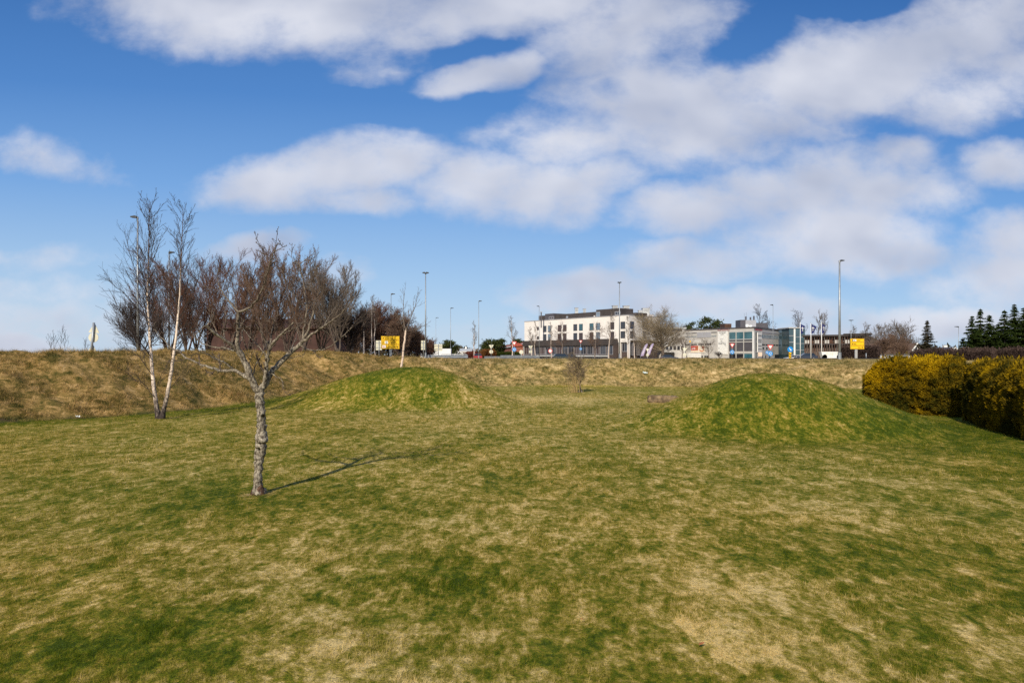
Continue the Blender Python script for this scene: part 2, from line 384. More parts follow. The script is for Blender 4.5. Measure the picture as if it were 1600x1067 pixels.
# ------------------------------------------------------------------ grass
def frustum_pts(n, d0, d1, pw, side=1.0):
    """points in front of the viewpoint, thinning with distance (pw: power), a little wider than the view"""
    u = rs.rand(n)
    if abs(pw-2) < 1e-6: D = d0*(d1/d0)**u
    else: e = 2-pw; D = (d0**e+u*(d1**e-d0**e))**(1/e)
    X = (rs.rand(n)*2-1)*(D*.80+1.2*side)
    return X, D
def build_grass():
    lm = leaf_mat('lawn blades', lambda N: grass_color(N, N.n('ShaderNodeNewGeometry').outputs['Position'], att(N, 'green'), att(N, 'rnd')), .4)
    x, y = frustum_pts(1000000, 4.6, 46, 2.0)
    d = toe_dist(x, y); clump = fbm(x, y, 5.0, 2)
    k = (d < .1) & (np.hypot(x-TREE[0], y-TREE[1]) > .16) & (rs.rand(len(x)) < .62+clump*1.3)
    x, y = x[k], y[k]; g = greenness(x, y)
    L = (.032+.034*rs.rand(len(x)))*(1+.25*(y > 15))*(1+.5*np.clip(g, 0, .5)+.9*np.clip(fbm(x, y, 1.3, 3), -.35, .6)); W = .0046*(np.clip(y, 5, 60)/6)**.75
    blades('lawn_grass', x, y, L, W, 1.0, lm, 'short mown lawn, patchy green and straw yellow')
    bm = leaf_mat('bank blades', lambda N: grass_color(N, N.n('ShaderNodeNewGeometry').outputs['Position'], att(N, 'green'), att(N, 'rnd'), 1.0), .25)
    xs_, ys_ = frustum_pts(2600000, 24, 72, 1.0)
    d = toe_dist(xs_, ys_); cl = fbm(xs_, ys_, 1.3, 3)
    k = (d > -.05) & (d < 8.5) & (rs.rand(len(xs_)) < .50+cl*1.5)
    x, y = xs_[k], ys_[k]
    if len(x) > 620000: x, y = x[:620000], y[:620000]
    # tussocks: gather blades round shared centres
    c = rs.randint(0, len(x), len(x)//26); ci = c[rs.randint(0, len(c), len(x))]
    tus = rs.rand(len(x)) < .5
    x = np.where(tus, x[ci]+rs.randn(len(x))*.10, x); y = np.where(tus, y[ci]+rs.randn(len(x))*.10, y)
    k = (toe_dist(x, y) > -.05); x, y, tus = x[k], y[k], tus[k]
    L = (.10+.16*rs.rand(len(x)))*np.where(tus, 1.25, .8)*(1+1.0*np.clip(fbm(x, y, .6, 3), -.5, .8)); W = .012*(y/30)**.7; st_ = rs.rand(len(x)) < .012; L = np.where(st_, .28+.22*rs.rand(len(x)), L)
    blades('bank_grass', x, y, L, W, 1.15, bm, 'rough dry straw-coloured grass covering the road bank')
build_grass()

# ------------------------------------------------------------------ trees
def tube(P, R, s=4):
    """P (n,k,3), R (n,k) -> verts, quads (n separate tapering tubes)"""
    n, k, _ = P.shape
    T = np.empty_like(P); T[:, 1:-1] = P[:, 2:]-P[:, :-2]; T[:, 0] = P[:, 1]-P[:, 0]; T[:, -1] = P[:, -1]-P[:, -2]
    T /= np.linalg.norm(T, axis=2, keepdims=True)+1e-9
    ref = np.where(np.abs(T[:, :1, 2:3]) > .8, np.array([1., .2, 0]), np.array([0., .1, 1.]))
    A = np.cross(T, np.broadcast_to(ref, T.shape)); A /= np.linalg.norm(A, axis=2, keepdims=True)+1e-9
    B = np.cross(T, A); th = np.arange(s)*2*math.pi/s
    V = P[:, :, None]+R[:, :, None, None]*(A[:, :, None]*np.cos(th)[:, None]+B[:, :, None]*np.sin(th)[:, None])
    idx = np.arange(n*k*s).reshape(n, k, s)
    a = idx[:, :-1]; b = idx[:, 1:]
    F = np.stack([a, np.roll(a, -1, 2), np.roll(b, -1, 2), b], -1).reshape(-1, 4)
    return V.reshape(-1, 3), F
def cat(parts):
    V = []; F = []; n = 0
    for v, f in parts: V.append(v); F.append(f+n); n += len(v)
    return np.concatenate(V), np.concatenate(F)
def branchlets(P, R, n, t0, t1, ang, length, rng, up=.2, wander=.12, k=5, rr=.5, rmin=.004, taper=.25, jitter=.25, flat=None, lenfall=0.5):
    """children of the polylines P,R: n per parent, fanning out at an angle and bending up"""
    m, kk, _ = P.shape
    pi = np.repeat(np.arange(m), n); N = len(pi)
    t = t0+(t1-t0)*((np.tile(np.arange(n), m)+rng.rand(N))/n)
    ft = t*(kk-1); i = np.clip(ft.astype(int), 0, kk-2); f = (ft-i)[:, None]
    S = P[pi, i]*(1-f)+P[pi, i+1]*f; r0 = R[pi, i]*(1-f[:, 0])+R[pi, i+1]*f[:, 0]
    T = P[pi, i+1]-P[pi, i]; T /= np.linalg.norm(T, axis=1, keepdims=True)+1e-9
    rv = rng.randn(N, 3)
    if flat is not None: rv[:, 1] *= flat
    A = rv-(rv*T).sum(1, keepdims=True)*T; A /= np.linalg.norm(A, axis=1, keepdims=True)+1e-9
    a = (ang*(1+jitter*rng.randn(N)))[:, None]
    D = T*np.cos(a)+A*np.sin(a)
    L = (length if np.ndim(length) == 0 else np.asarray(length)[pi])*(1-lenfall*(t-t0)/(max(t1-t0, 1e-6)))*(.65+.6*rng.rand(N))
    Q = np.empty((N, k, 3)); Q[:, 0] = S; cur = D
    for j in range(1, k):
        cur = cur+wander*rng.randn(N, 3)+np.array([0, 0, up])/k*1.0
        cur /= np.linalg.norm(cur, axis=1, keepdims=True)
        Q[:, j] = Q[:, j-1]+cur*(L/(k-1))[:, None]
    rb = np.maximum(np.minimum(r0*.85, np.maximum(r0*rr, rmin)), rmin)
    RR = rb[:, None]*np.linspace(1, taper, k)[None]
    return Q, np.maximum(RR, rmin*.6)
def lens(P): return np.linalg.norm(np.diff(P, axis=1), axis=2).sum(1)

def bark_mat(name, col, dark, scale=8, thr=(.42, .62), bump=.6, bands=False):
    m = bpy.data.materials.new(name); m.use_nodes = True; t = m.node_tree; N = NT(t)
    b = t.nodes['Principled BSDF']; b.inputs['Roughness'].default_value = .9; b.inputs['Specular IOR Level'].default_value = .15
    pos = N.n('ShaderNodeTexCoord').outputs['Object']
    p = N.vec('MULTIPLY', pos, (1, 1, 5) if bands else (1, 1, .6))
    f = N.noise(p, scale, 5, .7)
    c = N.mix(N.lin(f, thr[0], thr[1]), dark, col)
    c = N.mix(1.0, c, N.ramp(N.noise(pos, scale*.2, 3), [(.3, (.75, .72, .68)), (.7, (1.15, 1.13, 1.1))]), 'MULTIPLY')
    N.put(b.inputs['Base Color'], c)
    bp = N.n('ShaderNodeBump'); bp.inputs['Strength'].default_value = bump; bp.inputs['Distance'].default_value = .02
    N.put(bp.inputs['Height'], f); N.put(b.inputs['Normal'], bp.outputs[0])
    return m
def fruit_bark():
    m = bark_mat('lichen-grey bark', (.42, .37, .285), (.075, .060, .045), 26, (.42, .60), .8); t = m.node_tree; N = NT(t); b = t.nodes['Principled BSDF']
    src = b.inputs['Base Color'].links[0].from_socket; pos = N.n('ShaderNodeTexCoord').outputs['Object']; sp = N.n('ShaderNodeSeparateXYZ'); t.links.new(pos, sp.inputs[0])
    # lichen thins out toward the younger upper limbs
    h = N.math('ADD', sp.outputs[2], N.math('MULTIPLY', N.math('SUBTRACT', N.noise(pos, 3.5, 4), .5), 3.0))
    c = N.mix(N.sstep(h, 2.3, 4.0, 0, .8), src, (.12, .09, .065))
    N.put(b.inputs['Base Color'], c); return m
def birch_bark():
    m = bark_mat('young birch bark', (.82, .68, .56), (.12, .09, .07), 3.4, (.34, .48), .4, True); t = m.node_tree; N = NT(t); b = t.nodes['Principled BSDF']
    src = b.inputs['Base Color'].links[0].from_socket; pos = N.n('ShaderNodeTexCoord').outputs['Object']; sp = N.n('ShaderNodeSeparateXYZ'); t.links.new(pos, sp.inputs[0]); z = sp.outputs[2]
    f = N.noise(N.vec('MULTIPLY', pos, (1, 1, .35)), 16, 5, .7)
    zz = N.math('ADD', z, N.math('MULTIPLY', N.math('SUBTRACT', f, .5), 3.4))
    c = N.mix(N.sstep(zz, .15, 1.9), (.045, .035, .030), src)
    c = N.mix(N.sstep(N.math('ADD', z, N.math('MULTIPLY', f, 1.5)), 5.6, 8.2), c, (.10, .06, .045))
    N.put(b.inputs['Base Color'], c); return m
BK = {
 'lichen': fruit_bark(),
 'birch': bark_mat('white birch bark', (.74, .58, .46), (.10, .075, .06), 3.6, (.33, .47), .4, True),
 'birchbase': birch_bark(),
 'birchfar': bark_mat('pale birch bark', (.58, .50, .44), (.20, .15, .13), 2.0, (.3, .5), .2, True),
 'redtwig': mat('red-brown twigs', (.145, .072, .046), .9, .2, .5),
 'browntwig': mat('brown twigs', (.17, .105, .07), .9, .2, .5),
 'darktwig': mat('dark twigs', (.055, .040, .034), .9, .2, .8),
 'greytwig': mat('grey-brown twigs', (.16, .125, .095), .9, .2, .6),
 'paletwig': mat('pale budding twigs', (.30, .235, .15), .9, .2, .4),
 'haytwig': mat('hay-brown twigs', (.22, .16, .095), .9, .2, .6),
 'bark': mat('brown bark', (.12, .09, .07), .95, .25, 3, .5, 8),
 'barkgrey': mat('grey bark', (.20, .16, .13), .95, .25, 3, .5, 8),
 'straw': mat('straw stems', (.42, .29, .12), .9, .15, 4),
}
def bare_tree(label, x, y, h, spread, seed, bark, twig, group=None, name='bare_tree', n1=14, n2=7, n3=5, n4=0, start=.2, ang=.75, up=.9, tr=None, rmin=.008, stems=1, lean=.06, wander=.10, cat_='tree', base=None, top_len=.35, a2=.65, a3=.6):
    rng = np.random.RandomState(seed)
    z0 = gz(x, y)-.05 if base is None else base; up = up*.5
    o = thing(name, label, cat_, (x, y, z0), 0, group)
    tr = tr or h*.018
    k = 9; P = np.zeros((stems, k, 3)); R = np.zeros((stems, k))
    for s in range(stems):
        a = rng.rand()*6.28; l = lean*(1 if stems == 1 else 3.5)
        hh = h*(1 if s == 0 else .75+.25*rng.rand())
        wob = np.cumsum(rng.randn(k, 2)*h*.008, 0)
        tt = np.linspace(0, 1, k)
        P[s, :, 0] = math.cos(a)*l*hh*tt**1.3+wob[:, 0]; P[s, :, 1] = math.sin(a)*l*hh*tt**1.3+wob[:, 1]; P[s, :, 2] = tt*hh*.96
        P[s, 0, :2] = rng.randn(2)*(.12 if stems > 1 else 0)
        R[s] = tr*(1-.93*tt**.8)*(1 if stems == 1 else .7)
        R[s, 0] *= 1.25
    R = np.maximum(R, rmin)
    Q1, S1 = branchlets(P, R, n1, start, .96, ang, spread, rng, up=up, wander=wander, k=6, rr=.5, rmin=rmin*1.5, lenfall=1-top_len)
    Q2, S2 = branchlets(Q1, S1, n2, .15, .95, a2, lens(Q1)*.55, rng, up=up*.6, wander=wander*1.2, k=5, rr=.6, rmin=rmin*1.15, lenfall=.4)
    parts = [tube(Q2, S2, 3)]
    L3 = lens(Q2)*.6
    Q3, S3 = branchlets(Q2, S2, n3, .2, 1.0, a3, L3, rng, up=up*.5, wander=wander*1.4, k=4, rr=.7, rmin=rmin, lenfall=.3); parts.append(tube(Q3, S3, 3))
    if n4:
        Q4, S4 = branchlets(Q3, S3, n4, .2, 1.0, .6, lens(Q3)*.6, rng, up=up*.3, wander=wander*1.4, k=3, rr=.8, rmin=rmin*.8, lenfall=.2); parts.append(tube(Q4, S4, 3))
    mesh_obj('trunk', *[(a, [b]) for a, b in [tube(P, R, 8)]][0], bark, o, True)
    V, F = cat([tube(Q1, S1, 4)]+parts)
    mesh_obj('crown', V, [F], twig, o, True)
    return o

# --- the fruit tree on the lawn: main limbs follow the tree, twigs grow from them
def limb_tree():
    D0 = TREE[1]; rng = np.random.RandomState(11)
    z0 = gz(*TREE)
    o = thing('fruit_tree', 'small bare fruit tree with lichen-grey trunk and open gnarled crown on the lawn', 'tree', (TREE[0], D0, z0))
    def line(pts, r0, r1, dy0, dy1, k=None):
        P = []
        n = len(pts)
        for i, (px, py) in enumerate(pts):
            t = i/(n-1); D = D0+dy0+(dy1-dy0)*t
            X, Y, Z = gp(px, py, D); P.append((X-TREE[0], Y-D0, Z-z0))
        P = np.array(P)
        # resample smoothly and add knobbly wander
        seg = np.r_[0, np.cumsum(np.linalg.norm(np.diff(P, axis=0), axis=1))]
        k = k or max(6, int(seg[-1]/.07)); u = np.linspace(0, seg[-1], k)
        Q = np.stack([np.interp(u, seg, P[:, j]) for j in range(3)], 1)
        for _ in range(2): Q[1:-1] = .25*Q[:-2]+.5*Q[1:-1]+.25*Q[2:]
        Q[1:-1] += rng.randn(k-2, 3)*.008
        R = r0+(r1-r0)*np.linspace(0, 1, k)**.8
        R = R*(1+.07*rng.randn(k).clip(-1, 1.5))
        return Q, R
    tp, tr = line([(405, 770), (403, 758), (403, 740), (405, 715), (408, 698), (409, 682), (409, 668), (408, 650), (406, 632), (405, 618), (405, 606)], .112, .098, 0, 0, 60)
    hgt_ = tp[:, 2]
    bur = .040*np.exp(-((hgt_-1.10)/.10)**2)+.018*np.exp(-((hgt_-.80)/.16)**2)+.05*np.exp(-(hgt_/.10)**2)-.012*np.exp(-((hgt_-.45)/.15)**2)
    V, F = tube(tp[None], (tr*.80+bur)[None], 28)
    n_ = np.array([tp[int(i//28)] for i in range(len(V))]); dv = V-n_
    ang_ = np.arctan2(dv[:, 1], dv[:, 0])
    lump = 1+.04*np.sin(ang_*3+V[:, 2]*4)+.07*fbm(np.cos(ang_)*1.2+V[:, 2]*2+9, np.sin(ang_)*1.2+V[:, 2]*1.6+20, 1.3, 3)+.05*fbm(np.cos(ang_)*3+30, V[:, 2]*4+np.sin(ang_)*3, 1.6, 3)
    V = n_+dv*lump[:, None]
    mesh_obj('trunk', V, [F], BK['lichen'], o, True)
    base = mesh_obj('root_collar', *(lambda vf: (vf[0], [vf[1]]))(tube(np.array([[(0.0, 0, -.08), (.03, -.03, .03), (.07, -.06, .12), (.09, -.07, .19)], [(-.02, 0, -.1), (-.08, -.02, .0), (-.09, 0, .07), (-.06, 0, .14)]]), np.array([[.15, .115, .065, .015], [.13, .085, .045, .015]]), 12)), bark_mat('red-brown root bark', (.15, .085, .055), (.04, .025, .02), 22, (.4, .62), 1.0), o, True)
    LM = [  # outline points, start radius, end radius, depth start, depth end
     ([(404, 612), (398, 603), (392, 593), (387, 573), (379, 559), (372, 547)], .075, .058, 0, -.15),
     ([(372, 547), (371, 530), (371, 512), (371, 499), (372, 487)], .048, .030, -.15, -.3),
     ([(372, 487), (384, 484), (397, 474), (404, 463), (410, 451), (414, 440), (417, 426), (421, 413), (425, 401), (428, 391), (434, 379)], .027, .008, -.3, -.9),
     ([(429, 392), (438, 388), (446, 383)], .008, .004, -.85, -.95), ([(423, 405), (413, 398), (404, 391)], .007, .004, -.8, -.9), ([(417, 426), (408, 419), (402, 414)], .007, .004, -.7, -.8),
     ([(372, 487), (365, 478), (357, 469), (350, 461), (346, 454), (341, 444), (339, 433), (341, 420)], .022, .005, -.3, .1),
     ([(372, 547), (362, 538), (351, 530), (341, 525), (331, 517), (323, 508)], .040, .022, -.15, -.6),
     ([(323, 508), (328, 499), (332, 488), (331, 478)], .012, .004, -.6, -.7), ([(323, 508), (312, 515), (304, 525)], .010, .004, -.6, -.7),
     ([(341, 525), (334, 510), (330, 498)], .012, .005, -.4, -.3), ([(351, 530), (348, 514), (354, 500), (352, 486)], .014, .004, -.3, 0),
     ([(372, 547), (362, 546), (352, 543), (340, 542), (326, 540), (314, 536), (308, 530), (303, 525)], .024, .008, -.15, .5),
     ([(388, 590), (376, 583), (364, 576), (352, 579), (341, 578), (330, 574), (319, 571), (307, 567), (296, 561), (288, 555), (281, 549), (266, 542), (259, 535), (253, 527), (246, 520), (240, 514)], .042, .006, -.05, .9),
     ([(364, 575), (352, 567), (339, 560), (328, 556), (316, 549), (306, 546), (296, 541)], .020, .006, .1, -.5),
     ([(339, 560), (330, 549), (318, 545), (308, 540)], .008, .004, -.1, -.4),
     ([(405, 612), (411, 605), (416, 596), (421, 584), (429, 574), (438, 565), (447, 557), (455, 550), (463, 542), (471, 535)], .076, .045, 0, .2),
     ([(471, 535), (478, 524), (483, 512), (486, 502), (489, 492), (490, 484)], .032, .018, .2, .1),
     ([(474, 530), (475, 515), (478, 498), (480, 484), (478, 470), (476, 458), (474, 446), (473, 434), (469, 423), (468, 412)], .024, .010, .2, .5),
     ([(468, 412), (459, 406), (450, 397)], .008, .004, .5, .6), ([(468, 412), (476, 407), (484, 401), (491, 394)], .009, .004, .5, .4), ([(473, 432), (484, 427), (493, 421), (501, 412)], .009, .004, .45, .7),
     ([(480, 480), (473, 474), (464, 466), (456, 458), (451, 448), (446, 438), (442, 428), (438, 417)], .013, .005, .3, 0),
     ([(471, 535), (482, 526), (493, 518), (507, 508), (521, 499), (530, 492), (537, 486), (544, 477), (551, 470), (556, 460)], .032, .006, .2, -.4),
     ([(521, 499), (533, 494), (545, 486), (553, 481)], .010, .004, -.1, .3), ([(507, 508), (512, 495), (521, 486), (529, 474)], .010, .004, 0, .5),
     ([(468, 538), (480, 546), (494, 548), (508, 546), (517, 539), (524, 534), (534, 526), (542, 518), (550, 511)], .018, .005, .2, -.7),
     ([(411, 605), (414, 590), (416, 575), (418, 560), (420, 544), (426, 535), (433, 529), (440, 522), (448, 513), (459, 503)], .055, .014, 0, -.5),
     ([(420, 542), (413, 528), (405, 515), (399, 503), (396, 494)], .015, .005, -.1, -.6),
     ([(417, 560), (412, 550), (405, 541), (394, 530), (386, 521), (380, 511)], .017, .005, 0, .5),
     ([(426, 533), (437, 523), (451, 517), (463, 512), (472, 505)], .013, .004, -.1, -.9), ([(420, 544), (424, 528), (424, 513), (430, 499), (434, 485)], .014, .004, -.2, .4),
     ([(393, 590), (401, 566), (411, 548), (420, 532)], .013, .005, .1, .6), ([(388, 573), (392, 557), (400, 545), (408, 533)], .012, .004, 0, -.5),
     ([(424, 583), (432, 588), (440, 591), (444, 598), (443, 604)], .013, .004, 0, -.3), ([(437, 566), (452, 560), (464, 557), (476, 552)], .010, .004, .1, .7),
     ([(371, 515), (379, 505), (385, 495), (386, 482)], .014, .004, -.2, .5), ([(372, 545), (378, 528), (379, 512), (380, 500)], .014, .005, -.1, .3),
     ([(455, 550), (458, 536), (465, 524), (463, 510)], .012, .004, .1, .9),
     ([(479, 490), (487, 478), (494, 466), (500, 452)], .010, .004, .3, .8),
    ]
    main = []; fine = []
    for pts, r0, r1, a, b in LM:
        Q, R = line(pts, r0*.9, r1*.95, a, b); main.append((Q, R))
    V, F = cat([tube(Q[None], R[None], 10 if R[0] > .02 else 6) for Q, R in main])
    mesh_obj('limbs', V, [F], BK['lichen'], o, True)
    tw = []; kn = []
    for Q, R in main:
        if R[0] > .06: continue
        L = np.linalg.norm(np.diff(Q, axis=0), axis=1).sum()
        for n, ln, an, up in ((max(2, int(L*8)), .10, 1.0, .3), (max(1, int(L*3.0)), .42, .75, .45)):
            q, r = branchlets(Q[None], R[None], n, .18, 1.0, an, ln, rng, up=up, wander=.16, k=5, rr=.5, rmin=.0052, taper=.7, lenfall=.2)
            tw.append(tube(q, r, 4))
            if ln > .3:
                q2, r2 = branchlets(q, r, 5, .2, 1, .9, .11, rng, up=.3, wander=.15, k=3, rr=.8, rmin=.0045, taper=.8); tw.append(tube(q2, r2, 4))
                kn.append(q2[:, -1])
            kn.append(q[:, -1])
    kn = np.concatenate(kn); # spur buds
    K = np.stack([kn, kn+rng.randn(len(kn), 3)*.006+np.array([0, 0, .008]), kn+np.array([0, 0, .022])], 1)
    tw.append(tube(K, np.tile(np.array([.005, .0085, .003]), (len(kn), 1)), 5))
    V, F = cat(tw)
    mesh_obj('twigs', V, [F], bark_mat('grey twig bark', (.17, .13, .10), (.05, .038, .03), 14, (.35, .6), .4), o, True)
limb_tree()

# --- young birch with two stems in front of the bank
def birch_pair():
    rng = np.random.RandomState(5); D0 = 28.6; bx = gp(250, 653, D0)[0]; z0 = gz(bx, D0)
    o = thing('birch_tree', 'tall bare two-stemmed white birch at the foot of the left bank', 'tree', (bx, D0, z0))
    def stem(pts, r0, dy):
        n = len(pts); P = []
        for i, (px, py) in enumerate(pts):
            X, Y, Z = gp(px, py, D0+dy*i/(n-1)); P.append((X-bx, Y-D0, max(Z-z0, -.1) if i else -.1))
        P = np.array(P); seg = np.r_[0, np.cumsum(np.linalg.norm(np.diff(P, axis=0), axis=1))]
        k = 48; u = np.linspace(0, seg[-1], k); Q = np.stack([np.interp(u, seg, P[:, j]) for j in range(3)], 1)
        for _ in range(3): Q[1:-1] = .25*Q[:-2]+.5*Q[1:-1]+.25*Q[2:]
        Q[1:] += rng.randn(k-1, 3)*.006
        R = r0*(1-.97*(u/seg[-1])**.62)+.004; R[:4] *= np.array([1.45, 1.3, 1.15, 1.05])
        return Q, R
    A = stem([(248, 656), (245, 636), (241, 612), (238, 585), (236, 560), (234, 530), (232, 500), (230, 465), (231, 430), (232, 395), (233, 360), (233, 318)], .106, .5)
    B = stem([(252, 656), (257, 634), (262, 612), (267, 585), (271, 556), (275, 525), (278, 495), (281, 460), (282, 420), (284, 385), (285, 352), (286, 322)], .098, -.6)
    V, F = cat([tube(Q[None], R[None], 12) for Q, R in (A, B)]); mesh_obj('trunk', V, [F], BK['birchbase'], o, True)
    tw = []
    for si, (Q, R) in enumerate((A, B)):
        P, RR = Q[None], R[None]
        q1, r1 = branchlets(P, RR, 46, .28, .98, .60, 2.7 if si == 0 else 2.2, rng, up=.62, wander=.028, k=9, rr=.30, rmin=.009, taper=.35, lenfall=.70)
        q2, r2 = branchlets(q1, r1, 7, .12, .95, .5, lens(q1)*.40, rng, up=.30, wander=.035, k=6, rr=.6, rmin=.0062, taper=.6, lenfall=.4)
        q3, r3 = branchlets(q2, r2, 2, .2, .95, .4, lens(q2)*.5, rng, up=.1, wander=.04, k=4, rr=.8, rmin=.0052, taper=.8, lenfall=.3)
        tw += [tube(q1, r1, 5), tube(q2, r2, 3), tube(q3, r3, 3)]
    # long low limbs reaching out to the left and close to the slope
    low = []
    for pts, r in (([(232, 505), (215, 480), (198, 462), (182, 448), (166, 434)], .02), ([(236, 555), (214, 530), (196, 508), (184, 486)], .02), ([(238, 585), (222, 560), (204, 548), (188, 542)], .018),
                   ([(243, 622), (226, 600), (206, 590), (194, 578)], .016), ([(262, 610), (280, 590), (298, 566)], .015), ([(277, 500), (296, 470), (308, 440), (316, 408)], .018), ([(232, 470), (214, 432), (203, 398), (194, 362)], .019),
                   ([(241, 610), (252, 585), (262, 570)], .012), ([(236, 560), (222, 548), (206, 520), (186, 512)], .016)):
        P = []
        for i, (px, py) in enumerate(pts):
            X, Y, Z = gp(px, py, D0+rng.randn()*.05-.25*i); P.append((X-bx, Y-D0, Z-z0))
        P = np.array(P); t = np.linspace(0, 1, len(P)); u = np.linspace(0, 1, 8)
        low.append((np.stack([np.interp(u, t, P[:, j]) for j in range(3)], 1)+rng.randn(8, 3)*.02, r*(1-.7*u)))
    lp = np.array([a for a, b in low]); lr = np.array([b for a, b in low])
    q2, r2 = branchlets(lp, lr, 14, .15, 1, .6, lens(lp)*.45, rng, up=.3, wander=.1, k=6, rr=.6, rmin=.0055, lenfall=.5)
    q3, r3 = branchlets(q2, r2, 6, .15, 1, .55, lens(q2)*.5, rng, up=.2, wander=.1, k=4, rr=.8, rmin=.004, taper=.8)
    tw += [tube(lp, lr, 5), tube(q2, r2, 3), tube(q3, r3, 3)]
    V, F = cat(tw); mesh_obj('crown', V, [F], BK['darktwig'], o, True)
birch_pair()
def at(px, D): return (px-800)/FPX*D
def tree_h(py_top, D, x): return H+(HZ-py_top)/FPX*D-gz(x, D)

# --- single young birch on the left mound
x_ = at(627, 42.5); z_ = gz(x_, 42.5)
def young_birch():
    rng = np.random.RandomState(21); D0 = 42.0
    X0, Y0 = at(626, D0), D0; z0 = gz(X0, Y0)-.05
    o = thing('birch_tree', 'slender young white birch forking above the crest of the left mound', 'tree', (X0, Y0, z0))
    def ln(pts, r0, r1, dy=0):
        P = np.array([(gp(px, py, D0+dy*i)[0]-X0, dy*i, gp(px, py, D0+dy*i)[2]-z0) for i, (px, py) in enumerate(pts)])
        t = np.linspace(0, 1, len(P)); u = np.linspace(0, 1, 16)
        return np.stack([np.interp(u, t, P[:, j]) for j in range(3)], 1)+rng.randn(16, 3)*.008, r0+(r1-r0)*u
    a = ln([(626, 580), (629, 560), (631, 540), (633, 525), (634, 515)], .075, .055); a[0][0, 2] = -.1
    b = [ln([(634, 516), (631, 505), (630, 495), (630, 480), (631, 465), (632, 453)], .04, .008, .03), ln([(634, 518), (639, 503), (644, 490), (649, 478), (651, 466), (653, 455)], .036, .008, -.05),
         ln([(631, 517), (629, 508), (622, 495), (616, 487)], .02, .008, .1), ln([(634, 515), (640, 517), (652, 514), (668, 505)], .012, .006, .1), ln([(630, 497), (620, 490), (612, 482)], .014, .006, -.1)]
    V, F = tube(a[0][None], a[1][None], 10); mesh_obj('trunk', V, [F], BK['birch'], o, True)
    lp = np.array([q for q, r in b]); lr = np.array([r for q, r in b])
    q2, r2 = branchlets(lp, lr, 12, .2, 1, .6, .8, rng, up=.4, wander=.1, k=6, rr=.5, rmin=.008, lenfall=.5)
    q3, r3 = branchlets(q2, r2, 4, .2, 1, .6, lens(q2)*.5, rng, up=.2, wander=.1, k=4, rr=.8, rmin=.006)
    V, F = cat([tube(lp, lr, 6), tube(q2, r2, 3), tube(q3, r3, 3)]); mesh_obj('crown', V, [F], BK['greytwig'], o, True)
young_birch()

# --- hawthorn in the hollow with straw-coloured suckers
def hollow_tree():
    D = 48.5; x = at(907, D); rng = np.random.RandomState(8)
    o = bare_tree('small dense bare thorn tree with straw-coloured suckers standing in the hollow before the back bank', x, D, 2.62, 1.2, 31, BK['barkgrey'], BK['haytwig'], n1=20, n2=8, n3=5, start=.22, ang=.8, up=.6, rmin=.0075, tr=.07, wander=.2, top_len=.6, stems=2)
    n = 46; P = np.zeros((n, 5, 3)); b = rng.randn(n, 2)*np.array([.22, .15])+np.array([-.42, -.5])
    for j in range(5):
        t = j/4; P[:, j, 0] = b[:, 0]*(1+.3*t)+rng.randn(n)*.03*t; P[:, j, 1] = b[:, 1]; P[:, j, 2] = t*(.7+.7*rng.rand(n))
    V, F = tube(P, np.tile(np.linspace(.014, .006, 5), (n, 1)), 4); mesh_obj('sucker_stems', V, [F], BK['straw'], o, True)
hollow_tree()

# --- grove behind the left bank
G1 = 'bare trees of the grove behind the left bank'
grove = [ # px, top row, distance, spread, bark/twig, label
 (222, 486, 58, 2.3, 'darktwig', 'low dark bare tree at the thin left end of the grove'),
 (262, 428, 62, 2.8, 'redtwig', 'red-brown bare tree directly behind the two-stemmed birch'),
 (292, 404, 60, 2.7, 'redtwig', 'dense reddish bare tree just right of the two-stemmed birch'),
 (309, 408, 63, 2.6, 'redtwig', 'reddish bare tree filling the gap right of the two-stemmed birch'),
 (325, 396, 66, 2.8, 'redtwig', 'reddish bare tree left of the fruit tree top, tallest on the grove left side'),
 (357, 390, 61, 2.6, 'redtwig', 'dark reddish tree seen through the left limbs of the fruit tree'),
 (387, 399, 67, 2.5, 'browntwig', 'brown bare tree rising just left of the topmost fruit tree branch'),
 (418, 395, 60, 2.4, 'browntwig', 'upright brown bare tree behind the fruit tree top'),
 (447, 384, 65, 2.5, 'browntwig', 'tallest upright brown bare tree in the grove right half'),
 (474, 394, 60, 2.5, 'browntwig', 'brown bare tree behind the right upper limb of the fruit tree'),
 (502, 412, 64, 2.7, 'greytwig', 'grey-brown spreading bare tree near the right end of the grove'),
 (528, 432, 60, 2.8, 'greytwig', 'grey-brown wide bare tree forming the right edge of the grove'),
 (545, 478, 66, 2.4, 'darktwig', 'low dark bare tree in the dip between grove and thicket'),
]
for i, (px, top, D, sp, tw, lb) in enumerate(grove):
    x = at(px, D); h = tree_h(top, D, x)
    bare_tree(lb, x, D, h*.99, sp*1.15, 100+i, BK['bark'], BK[tw], G1, n1=13, n2=8, n3=6, n4=1, start=.14, ang=.55 if i < 5 else .42, up=.9, rmin=.0105, tr=.14, wander=.045, top_len=.5, stems=5 if i > 4 else 4, lean=.085, a2=.48 if i < 5 else .38, a3=.42)
